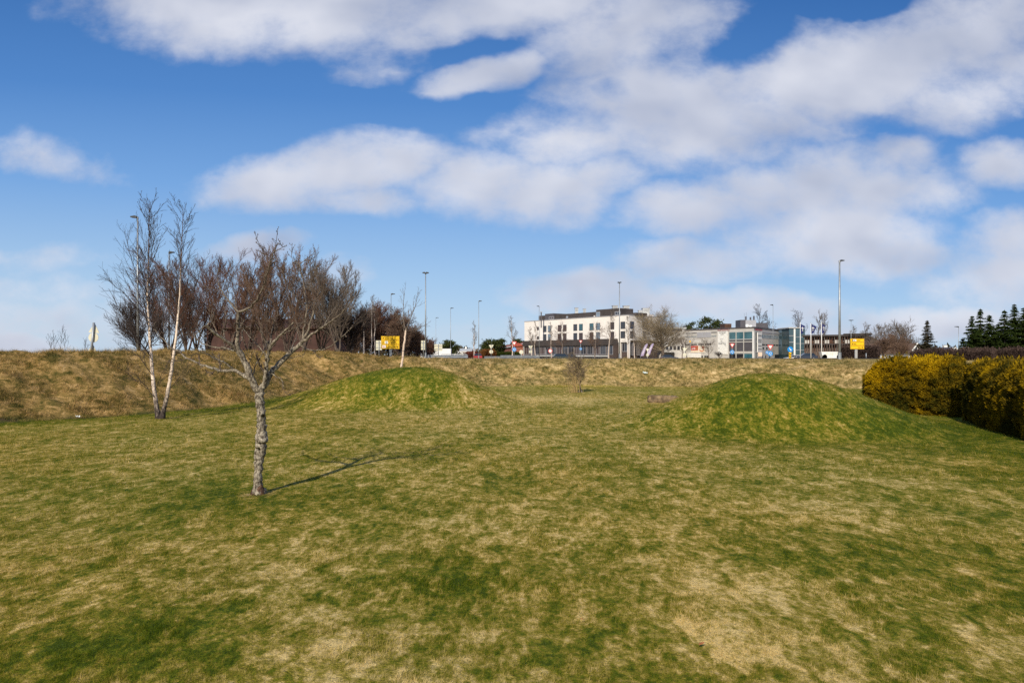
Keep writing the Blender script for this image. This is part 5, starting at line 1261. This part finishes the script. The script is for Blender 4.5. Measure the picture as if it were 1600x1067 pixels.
def garage_link():
    D = 226; o = thing('annex_building', 'low grey annex with dark garage opening between the white building and grey office', 'building', (at(1045, D), D, 0)); x0 = at(1045, D)
    a = lambda p: at(p, D)-x0
    z = lambda py: zpx(py, D)
    m = MB(); m.box(a(1000), a(1074), 3, 14, -1, z(527)); m.build('wall', mat('grey annex wall', (.34, .31, .28), .85, .08, .4), o)
    m = MB(); m.box(a(1040), a(1072), 1.5, 2.99, z(551), z(537)); m.box(a(1055), a(1073.5), .9, 2.98, -1, z(551)-.01); m.build('upper_floor', GS, o)
    m = MB(); m.box(a(1036), a(1054.8), .8, 2.9, -1, z(550)); m.build('garage_shade_block', M_['black'], o)  # solid black block painting the shade inside the garage opening
    m = MB(); m.box(a(1000), a(1040), 2.0, 2.99, z(534), z(530)); m.build('balcony_band', DB2, o)
    for i in range(5): m = MB(); m.box(a(1042+i*6), a(1042+i*6+4), 1.42, 1.5, z(546), z(540)); m.build('window', GD, o)
    m = MB(); m.box(a(1008), a(1088.5), 14, 24, -1, z(510.5)); m.build('rear_wall', mat('pale rear wall', (.50, .47, .43), .85, .06, .3), o)
    m = MB(); m.box(a(1007), a(1089.2), 13.7, 24.3, z(510.5), z(508.6)); m.build('roof', LGy, o)
    m = MB(); m.box(a(1012), a(1082), 13.93, 13.99, z(514.5), z(511.5)); m.build('window_band', GD, o)
    m = MB(); m.cyl((a(1090), 16, z(515)), (a(1090), 16, z(505.5)), .35, .35, 10); m.build('chimney', DG, o)
garage_link()

def office():
    o = thing('office_building', 'grey stone-clad office building with teal glass corner, white sign panels and glass stair tower', 'building', (0, 0, 0))
    K, L_, R = (73.3, 207.), (58.6, 232.), (89.6, 229.5)
    FL = Facade(L_, K); FR = Facade(K, R); zt = FL.z(1178, 511.4)
    far = (74, 258)
    MB().prism([(FL.A.x, FL.A.y), (K[0], K[1]), (R[0], R[1]), far], -1, zt, 'z').build('wall', GS, o)
    m = MB(); FL.box(m, -.2, FL.L+.2, -.4, .25, zt, zt+.28); FR.box(m, .26, FR.L, -.4, .25, zt, zt+.28); m.build('roof_edge', DG, o)
    zr = lambda py, px=1178: FL.z(px, py)
    # --- left wing
    def zl(px, py): return FL.z(px, py)
    za, zb = zl(1080, 527.5), zl(1080, 519.5)
    for a, b, g in ((1071.5, 1079, GP), (1080.2, 1088.8, GP), (1111.5, 1120, GT)): window(FL, o, FL.u(a), FL.u(b), za+.2, zb-1.2, LGy, g, 2, 0, 0.0)
    for a, b in ((1071.5, 1079), (1080.2, 1088.8), (1111.5, 1120)): solid(FL, o, 'transom_band', PW, FL.u(a), FL.u(b), 0, .05, zb-1.15, zb-.3); solid(FL, o, 'upper_slot', DG, FL.u(a), FL.u(b), 0, .04, zb-.29, zb)
    for a, b in ((1089.5, 1100), (1100.5, 1111)): solid(FL, o, 'metal_panel', MG, FL.u(a), FL.u(b), 0, .12, za, zb)
    for a, b in ((1070, 1078), (1080, 1089), (1091, 1099.5), (1102, 1111.5)): solid(FL, o, 'slot_window', GD, FL.u(a), FL.u(b), 0, .04, zl(1090, 538.5), zl(1090, 536.7))
    # faint raised letters
    solid(FL, o, 'logo_block', M_['yellow'], FL.u(1077.6), FL.u(1079.3), 0.02, .12, zl(1085, 534.2), zl(1085, 531.4))
    t = MB(); r = random.Random(4); x = FL.u(1082)
    while x < FL.u(1104):
        w = .34+.2*r.random(); FL.box(t, x, x+.12, .02, .12, zl(1090, 534), zl(1090, 531.7)); FL.box(t, x+.121, x+w, .02, .11, zl(1090, 534), zl(1090, 533.5)); x += w+.22
    t.build('lettering', M_['whitepaint'], o)
    # poster pair
    ps = solid(FL, o, 'poster', M_['red'], FL.u(1080.2), FL.u(1091), 0, .15, zl(1090, 546.8), zl(1090, 539.8))
    for k in range(2): solid(FL, ps, 'lettering', M_['whitepaint'], FL.u(1081.2), FL.u(1087), .151, .17, zl(1085, 543.4+k*2), zl(1085, 542.5+k*2))
    solid(FL, ps, 'picture', mat('orange picture', (.45, .16, .07), .6, .2, 1), FL.u(1087.5), FL.u(1090.8), .151, .165, zl(1090, 546.4), zl(1090, 540.2))
    p2 = solid(FL, o, 'poster', mat('cream poster', (.78, .68, .55), .6, .06, .5), FL.u(1091.3), FL.u(1101.5), 0, .14, zl(1095, 550), zl(1095, 539.6))
    m = MB()
    for k in range(10):
        a0 = math.radians(200+k*13); a1 = math.radians(200+(k+1)*13); cu, cz, r0, r1 = FL.u(1097), zl(1097, 543.6), .85, 1.15
        m.prism([(cu+r0*math.cos(a0), cz+r0*math.sin(a0)), (cu+r1*math.cos(a0), cz+r1*math.sin(a0)), (cu+r1*math.cos(a1), cz+r1*math.sin(a1)), (cu+r0*math.cos(a1), cz+r0*math.sin(a1))], .141, .16, 'y', FL.M)
    m.build('swoosh', mat('orange swoosh', (.62, .17, .05), .6), p2)
    solid(FL, p2, 'picture', mat('brown picture', (.40, .10, .05), .6, .2, 1), FL.u(1097.5), FL.u(1100.6), .141, .155, zl(1099, 544.5), zl(1099, 540.3))
    solid(FL, o, 'poster', mat('cream caption strip', (.78, .66, .5), .6, .05, .5), FL.u(1080.2), FL.u(1091), 0, .13, zl(1090, 550), zl(1090, 546.9))
    solid(FL, o, 'white_board', M_['whitepaint'], FL.u(1075.5), FL.u(1095), 0, .5, zl(1085, 558), zl(1085, 551.5))
    for a, b in ((1068.5, 1070.5), (1071.5, 1075), (1095.8, 1099), (1100.4, 1107.4), (1116, 1121), (1126, 1132)):
        window(FL, o, FL.u(a), FL.u(b), -.5, zl(1100, 554.8 if b < 1110 else 559), LGy, GD, 1 if b-a > 4 else 0, 0)
    # tall white sign panel with red heading
    u0, u1 = FL.u(1122.2), FL.u(1137.2)
    sp = solid(FL, o, 'sign_panel', M_['whitepaint'], u0, u1, 0, .18, zl(1130, 553), zl(1130, 517.6))
    def words(F, par, ua, ub, z, h, m_, seed, d=.181):
        t = MB(); r = random.Random(seed); x = ua
        while x < ub-h*.4:
            w = h*(.45+.3*r.random()); F.box(t, x, x+h*.2, d, d+.05, z-h/2, z+h/2)
            k = r.random()
            if k < .6: F.box(t, x+h*.2+.001, x+w, d, d+.049, z-h/2, z-h/2+h*.2)
            if k > .3: F.box(t, x+h*.2+.001, x+w, d, d+.048, z+h*.28, z+h*.48)
            x += w+h*.22
        t.build('lettering', m_, par)
    dr = mat('dark red lettering', (.30, .05, .07), .6); gy = mat('grey lettering', (.12, .12, .13), .6)
    words(FL, o, FL.u(1121.8), FL.u(1140.5), zl(1130, 515), .55, dr, 1, .05)
    words(FL, sp, u0+.6, u1-.5, zl(1130, 519.3), .42, gy, 2); words(FL, sp, u0+1.2, u1-1.5, zl(1130, 522), .2, gy, 3)
    words(FL, sp, u0+.4, u1-.3, zl(1130, 535.7), .62, gy, 4); words(FL, sp, u0+1.3, u0+2, zl(1130, 532.6), .42, gy, 5); words(FL, sp, u1-1.1, u1-.5, zl(1130, 539), .28, gy, 6); words(FL, sp, u0+.3, u0+.8, zl(1130, 543.5), .22, gy, 7); words(FL, sp, u0+.9, u1-1.4, zl(1130, 529), .14, MG, 8)
    # glass corner
    ug = [FL.u(p) for p in (1139.2, 1150.6, 1162.6, 1176.6)]; zz = [zr(512+5.3), zr(529.3), zr(533.3), zr(549), zr(552), -.6]
    for i in range(3):
        window(FL, o, ug[i], ug[i+1]-.02, zr(529.2), zr(517), LGy, GT, 0, 0, .0, .12, 'glass_bay')
        window(FL, o, ug[i], ug[i+1]-.02, zr(533), zr(529.4), LGy, GD, 0, 0, .0, .10, 'glass_bay')
        solid(FL, o, 'spandrel_panel', DG, ug[i]+.06, ug[i+1]-.08, .0, .08, zr(548), zr(534.2)); 
        if i or True: window(FL, o, ug[i], ug[i+1]-.02, -.5, zr(551.5), LGy, GT if i == 2 else GD, 0, 0, .0, .12, 'glass_bay')
    m = MB()
    for a in (ug[1]-.15, ug[2]-.15): FL.box(m, a, a+.25, 0, .16, -.5, zr(517))
    for z in (zr(533.9), zr(551.2)): FL.box(m, ug[0], ug[3], .001, .13, z, z+.22)
    m.build('mullion', PW, o)
    solid(FL, o, 'corner_column', M_['whitepaint'], ug[3], FL.L+.10, -.1, .3, -.5, zr(516.8))
    # --- right wing
    def zq(px, py): return FR.z(px, py)
    for a, b in ((533, 517.5), (548, 534), (560, 549.5)):
        window(FR, o, FR.u(1179.6), FR.u(1182.8), max(-.5, zq(1181, a)), zq(1181, b), LGy, GD, 0, 1, 0)
    words(FR, o, FR.u(1179.8), FR.u(1191), zq(1186, 514.6), .5, dr, 11, .05)
    s2 = solid(FR, o, 'sign_panel', M_['whitepaint'], FR.u(1183.3), FR.u(1189.8), 0, .18, zq(1187, 550), zq(1187, 519.5))
    for py, hh, sd_ in ((524, .4, 12), (530.5, .25, 13), (533.5, .45, 14), (540, .2, 15), (545, .25, 16)): words(FR, s2, FR.u(1183.8), FR.u(1189.3), zq(1187, py), hh, gy, sd_)
    u0, u1 = FR.u(1190.3), FR.u(1231); z0, z1 = zq(1210, 529), zq(1210, 523.5); n = 9
    for i in range(n): window(FR, o, u0+(u1-u0)*i/n, u0+(u1-u0)*(i+1)/n-.03, z0, z1, LGy, GP, 1, 0, 0, .09)
    solid(FR, o, 'louvre_band', MG, u0, u1, 0, .10, zq(1210, 521.6), zq(1210, 518.8))
    for i in range(8): solid(FR, o, 'slot_window', GD, u0+(u1-u0)*i/8+.2, u0+(u1-u0)*(i+1)/8-.5, 0, .04, zq(1210, 539.6), zq(1210, 537.8))
    for px in (1192.5, 1198): window(FR, o, FR.u(px-1.6), FR.u(px+1.6), zq(1195, 545.5), zq(1195, 541.8), MG, GD, 0, 0)
    solid(FR, o, 'ground_recess', GD, FR.u(1210.5), FR.u(1231.5), 0, .05, -.5, zq(1220, 553.4)); solid(FR, o, 'balcony', MG, FR.u(1219), FR.u(1233), 0.05, 2.2, zq(1226, 551.5), zq(1226, 545))
    for px in (1222.5, 1228, 1231): window(FR, o, FR.u(px-1.5), FR.u(px+1.5), zq(1226, 544.6), zq(1226, 540.6), MG, GD, 0, 0)
    for px in (1191, 1196, 1202): window(FR, o, FR.u(px-1.4), FR.u(px+1.4), -.5, zq(1195, 554.5), MG, GD, 1, 0)
    # stair tower
    D = 222; zt2 = zpx(512.4, D); x0, x1, x2 = at(1233.3, D), at(1241.3, D), at(1250.6, D)
    MB().box(x0, at(1258, D), D+.05, D+9, -1, zt2-.01).build('stair_tower', GTD, o)
    for i in range(5): z = .2+i*(zt2-.6)/5; MB().box(x0, x1-.01, D-.02, D+.04, z, z+.18).build('floor_band', MG, o); MB().box(x1+.5, at(1257.9, D), D-.02, D+.04, z-.4, z-.28).build('floor_band', MG, o)
    MB().box(x1-.25, x1+.25, D-.25, D+.03, -1, zt2-.2).build('tower_column', M_['whitepaint'], o)
    MB().box(at(1232, D), at(1252, D), D-.35, D+9.3, zt2, zt2+.3).build('tower_roof', PW, o)
    # roof plant
    for pxa, pxb, t_, Dm, m_, nm in ((1132.5, 1143, 505.2, 222, WD, 'roof_hatch'), (1157, 1165, 499.3, 226, DG, 'plant_room'), (1165, 1181.5, 499.6, 227, MG, 'plant_room'), (1182, 1199.5, 503.8, 230, DG, 'plant_room')):
        MB().box(at(pxa, Dm), at(pxb, Dm), Dm, Dm+5, zt-.5, zpx(t_, Dm)).build(nm, m_, o)
    MB().cyl((at(1167.5, 215), 215, zt-.4), (at(1167.5, 215), 215, zpx(506.3, 215)), .5, .5, 14).build('roof_vent', M_['whitepaint'], o, True)
    MB().cyl((at(1173, 215), 215, zt-.4), (at(1173, 215), 215, zpx(507.6, 215)), .5, .5, 14).build('roof_vent', M_['whitepaint'], o, True)
    for px, t_ in ((1165.5, 494), (1172.7, 495), (1178, 493.2)): MB().cyl((at(px, 228), 228, zt), (at(px, 228), 228, zpx(t_, 228)), .28, .28, 8).build('flue', DG, o, True)
    for px, t_ in ((1166.8, 487.5), (1163.8, 489)): MB().cyl((at(px, 228), 228.4, zt), (at(px, 228), 228.4, zpx(t_, 228)), .06, .04, 6).build('antenna', M_['galv'], o, True)
office()

def timber_block():
    o = thing('timber_building', 'two-storey brown timber gallery block with pale balcony panels behind the flags', 'building', (0, 0, 0))
    F = Facade((at(1257, 182), 182), (at(1352, 176), 176)); z = F.z; D0 = 182
    zt = z(1300, 524.5); zm = z(1300, 536.6); z0 = -.5
    solid(F, o, 'wall', WD, 0, F.L, -9, -1.3, z0, zt-.1)
    m = MB(); F.box(m, -.5, F.L+.8, -9.5, .5, zt-.1, zt+.35); m.build('roof', DB, o)
    m = MB(); F.box(m, F.L-5, F.L+1.6, -9.7, .7, zt+.351, zt+.6); m.build('roof', DB, o)
    solid(F, o, 'gallery_floor', DB, 0, F.L, -1.29, .15, zm-.25, zm+.0)
    n = 24
    for i in range(n+1):
        u = min(F.L-.2, i*F.L/n); solid(F, o, 'gallery_post', WD2 if i % 4 else WD, u, u+.16, -.02, .14, z0, zm-.251); solid(F, o, 'gallery_post', WD2 if i % 4 == 0 else WD, u, u+.16, -.02, .14, zm+.01, zt-.11)
    for i in range(n):
        u = i*F.L/n+.17; w = F.L/n-.18
        k = i % 4
        if k in (0, 1): solid(F, o, 'balcony_panel', PW, u, u+w, .02, .1, zm+.1, zm+1.0)
        elif k == 2: solid(F, o, 'balcony_panel', WD, u, u+w, .02, .1, zm+.1, zm+1.05)
        for (a, b) in ((zm+.3, zt-.3), (z0+1.6, zm-.5)):
            gm = GD; window(F, o, u+.1, u+w-.1, a, b, WD2, gm, 0, 0, -1.29)
            if (i*7+int(a)) % 5 == 0: solid(F, o, 'curtain', M_['whitepaint'], u+.3, u+w*.6, -1.2, -1.18, a+.4, b-.2)
    for i in range(30): u = i*F.L/30; solid(F, o, 'fence_board', WD2, u, u+F.L/30-.35, .4, .46, z0, z(1300, 549.5)+.2*(i % 2))
timber_block()

def gable_house(label, px0, px1, ridge, eave, D, depth, wm, rm, ridge_dir='x', name='house', group=None, wins=2, base=None, rz=0.0, trim=None, chim=None):
    x0, x1 = at(px0, D), at(px1, D); cx = (x0+x1)/2; W = x1-x0; z0 = (gz(cx, D)-.3) if base is None else base
    o = thing(name, label, 'house', (cx, D, z0), rz, group); ze, zr_ = zpx(eave, D)-z0, zpx(ridge, D)-z0; hw = W/2; dp = depth
    ov = .4
    if ridge_dir == 'y':   # gable faces the lawn
        MB().prism([(-hw, 0), (hw, 0), (hw, ze), (0, zr_), (-hw, ze)], 0, dp).build('wall', wm, o)
        t = .22; sl = (zr_-ze)/hw
        m = MB(); m.prism([(-hw-ov, ze-ov*sl), (0, zr_), (0, zr_+t), (-hw-ov, ze-ov*sl+t)][::-1], -ov, dp+ov); m.prism([(hw+ov, ze-ov*sl), (hw+ov, ze-ov*sl+t), (0, zr_+t), (0, zr_)][::-1], -ov, dp+ov); rf = m.build('roof', rm, o)
        if trim:
            m = MB(); m.prism([(-hw-ov, ze-ov*sl-.12), (0, zr_-.12), (0, zr_+t+.03), (-hw-ov, ze-ov*sl+t+.03)][::-1], -ov-.06, -ov-.001); m.prism([(hw+ov, ze-ov*sl-.12), (hw+ov, ze-ov*sl+t+.03), (0, zr_+t+.03), (0, zr_-.12)][::-1], -ov-.06, -ov-.001); m.build('barge_board', trim, rf)
    else:
        MB().prism([(0, 0), (dp, 0), (dp, ze), (dp/2, zr_), (0, ze)], -hw, hw, 'x').build('wall', wm, o)
        t = .22; sl = (zr_-ze)/(dp/2)
        m = MB(); m.prism([(-ov, ze-ov*sl), (-ov, ze-ov*sl+t), (dp/2, zr_+t), (dp/2, zr_)], -hw-ov, hw+ov, 'x'); m.prism([(dp+ov, ze-ov*sl), (dp/2, zr_), (dp/2, zr_+t), (dp+ov, ze-ov*sl+t)], -hw-ov, hw+ov, 'x'); rf = m.build('roof', rm, o)
        if trim: MB().box(-hw-ov, hw+ov, -ov-.05, -ov-.001, ze-ov*sl-.1, ze-ov*sl+t+.02).build('barge_board', trim, rf)
    for i in range(wins):
        xx = -hw+W*(i+1)/(wins+1); s = min(.55, W*.07); zc = max(1.2, ze*.62)
        f = MB().box(xx-s-.08, xx+s+.08, -.05, -.001, zc-.62, zc+.62).build('window', M_['whitepaint'], o); MB().box(xx-s, xx+s, -.07, -.051, zc-.54, zc+.54).build('pane', GD, f)
    if ridge_dir == 'y' and wins:
        f = MB().box(-.5, .5, -.05, -.001, ze+.1, ze+.9).build('window', M_['whitepaint'], o); MB().box(-.42, .42, -.07, -.051, ze+.18, ze+.82).build('pane', GD, f)
    if chim: cxm, ct = chim; MB().box((cxm-(px0+px1)/2)*D/FPX-.35, (cxm-(px0+px1)/2)*D/FPX+.35, dp*.4, dp*.4+.7, ze, zpx(ct, D)-z0).build('chimney', M_['whitepaint'] if trim else DG, rf)
    return o
CW = mat('cream timber wall', (.62, .58, .50), .85, .06, .6); WW = mat('white timber wall', (.76, .75, .71), .8, .04, .6)
gable_house('low brown barn with long dark roof behind the bare grove', 322, 523, 497.5, 512, 92, 9, mat('red-brown boarded wall', (.070, .036, .028), .9, .2, .8), mat('dark brown barn roof', (.085, .045, .034), .9, .15, .8), wins=0, name='barn')
def row_house(label, pa, Da, pb, Db, zf, wm, chp):
    o = thing('row_house', label, 'house', (0, 0, 0)); F = Facade((at(pa, Da), Da), (at(pb, Db), Db))
    solid(F, o, 'wall', wm, 0, F.L, -5, 0, -1, zf)
    m = MB(); F.box(m, -.4, F.L+.4, .35, .45, zf-.15, zf+.32); rf_ = m.build('fascia_board', M_['whitepaint'], o)
    m = MB(); m.add([F.M(-.5, .5, zf+.2), F.M(F.L+.5, .5, zf+.2), F.M(F.L+.5, -2.6, zf+1.5), F.M(-.5, -2.6, zf+1.5), F.M(F.L+.5, -5.5, zf+.2), F.M(-.5, -5.5, zf+.2)], [(0, 1, 2, 3), (3, 2, 4, 5), (0, 3, 5), (1, 4, 2), (0, 5, 4, 1)]); rf = m.build('roof', RR, o)
    u = F.u(chp); solid(F, rf, 'chimney', DG, u, u+1.6, -3.1, -2.1, zf+1, zf+2.4)
    n = 6
    for i in range(n): window(F, o, F.L*(i+.3)/n, F.L*(i+.3)/n+1.2, 1.4, 2.8, M_['whitepaint'], GD, 1, 0, 0)
row_house('low row house with white-edged red tiled roof left of the white building', 773, 390, 799, 262, 5.6, BW, 790)
row_house('second red tiled row house touching the left end of the white building', 799, 340, 819, 256, 6.6, CW, 812)
gable_house('tiny cream house far off behind the railing', 703, 717, 546, 550, 260, 8, CW, BR, 'y', trim=M_['whitepaint'])
gable_house('tiny bright white house far off left of the narrow birch', 719, 736, 544.5, 548.5, 300, 9, WW, LGy, 'x', trim=M_['whitepaint'], chim=(727, 541))
gable_house('tiny brown-roofed house between the two tiny pale houses', 714, 724, 549.5, 552, 240, 7, CW, BR, 'y', trim=M_['whitepaint'])
gable_house('tiny white house left of the wide square sign back', 670, 684, 547.5, 551, 270, 8, WW, DG, 'x')
def brown_hall():
    D = 197; o = thing('brick_hall', 'large hall with brown hipped roof and red brick wall right of the yellow sign', 'building', (at(1350, D), D, 0)); a = lambda p: at(p, D)-at(1350, D)
    zr_, ze = zpx(523.6, D), zpx(539.5, D); zl_ = zpx(530, D)
    MB().box(a(1345), a(1388), 0, 12, -1, ze).build('wall', BW, o)
    V = [(a(1343), -.8, ze), (a(1391), -.8, ze), (a(1391), 12.8, ze), (a(1343), 12.8, ze), (a(1348), 5.5, zr_), (a(1375), 5.5, zr_), (a(1375), 6.5, zr_), (a(1348), 6.5, zr_)]
    MB().add(V, [(0, 1, 5, 4), (1, 2, 6, 5), (2, 3, 7, 6), (3, 0, 4, 7), (4, 5, 6, 7), (3, 2, 1, 0)]).build('roof', BR, o)
    for i in range(4): MB().box(a(1352+i*9), a(1352+i*9)+1.2, -.06, -.001, 2.0, 3.2).build('window', GD, o)
brown_hall()
gable_house('white gabled house with small attic window and brown roof behind the golden hedge', 1420.5, 1440.5, 537, 548, 128, 12, WW, BR, 'y', rz=.30, trim=M_['whitepaint'])
gable_house('long low cream house with grey-brown roof right of the lone spruce', 1452, 1478, 543.3, 548.5, 150, 10, CW, mat('grey-brown roof', (.27, .22, .18), .9, .1, 1), 'x')
gable_house('small white gabled house with white chimney before the spruces', 1483, 1499, 543.6, 549.5, 140, 9, WW, DG, 'y', trim=M_['whitepaint'], chim=(1495.5, 538.5))
gable_house('grey-roofed house between the low cream house and the chimney house', 1470, 1487, 543.5, 548, 160, 8, CW, mat('pale brown roof', (.30, .25, .2), .9, .1, 1), 'x', wins=1)

bpy.context.view_layer.update()
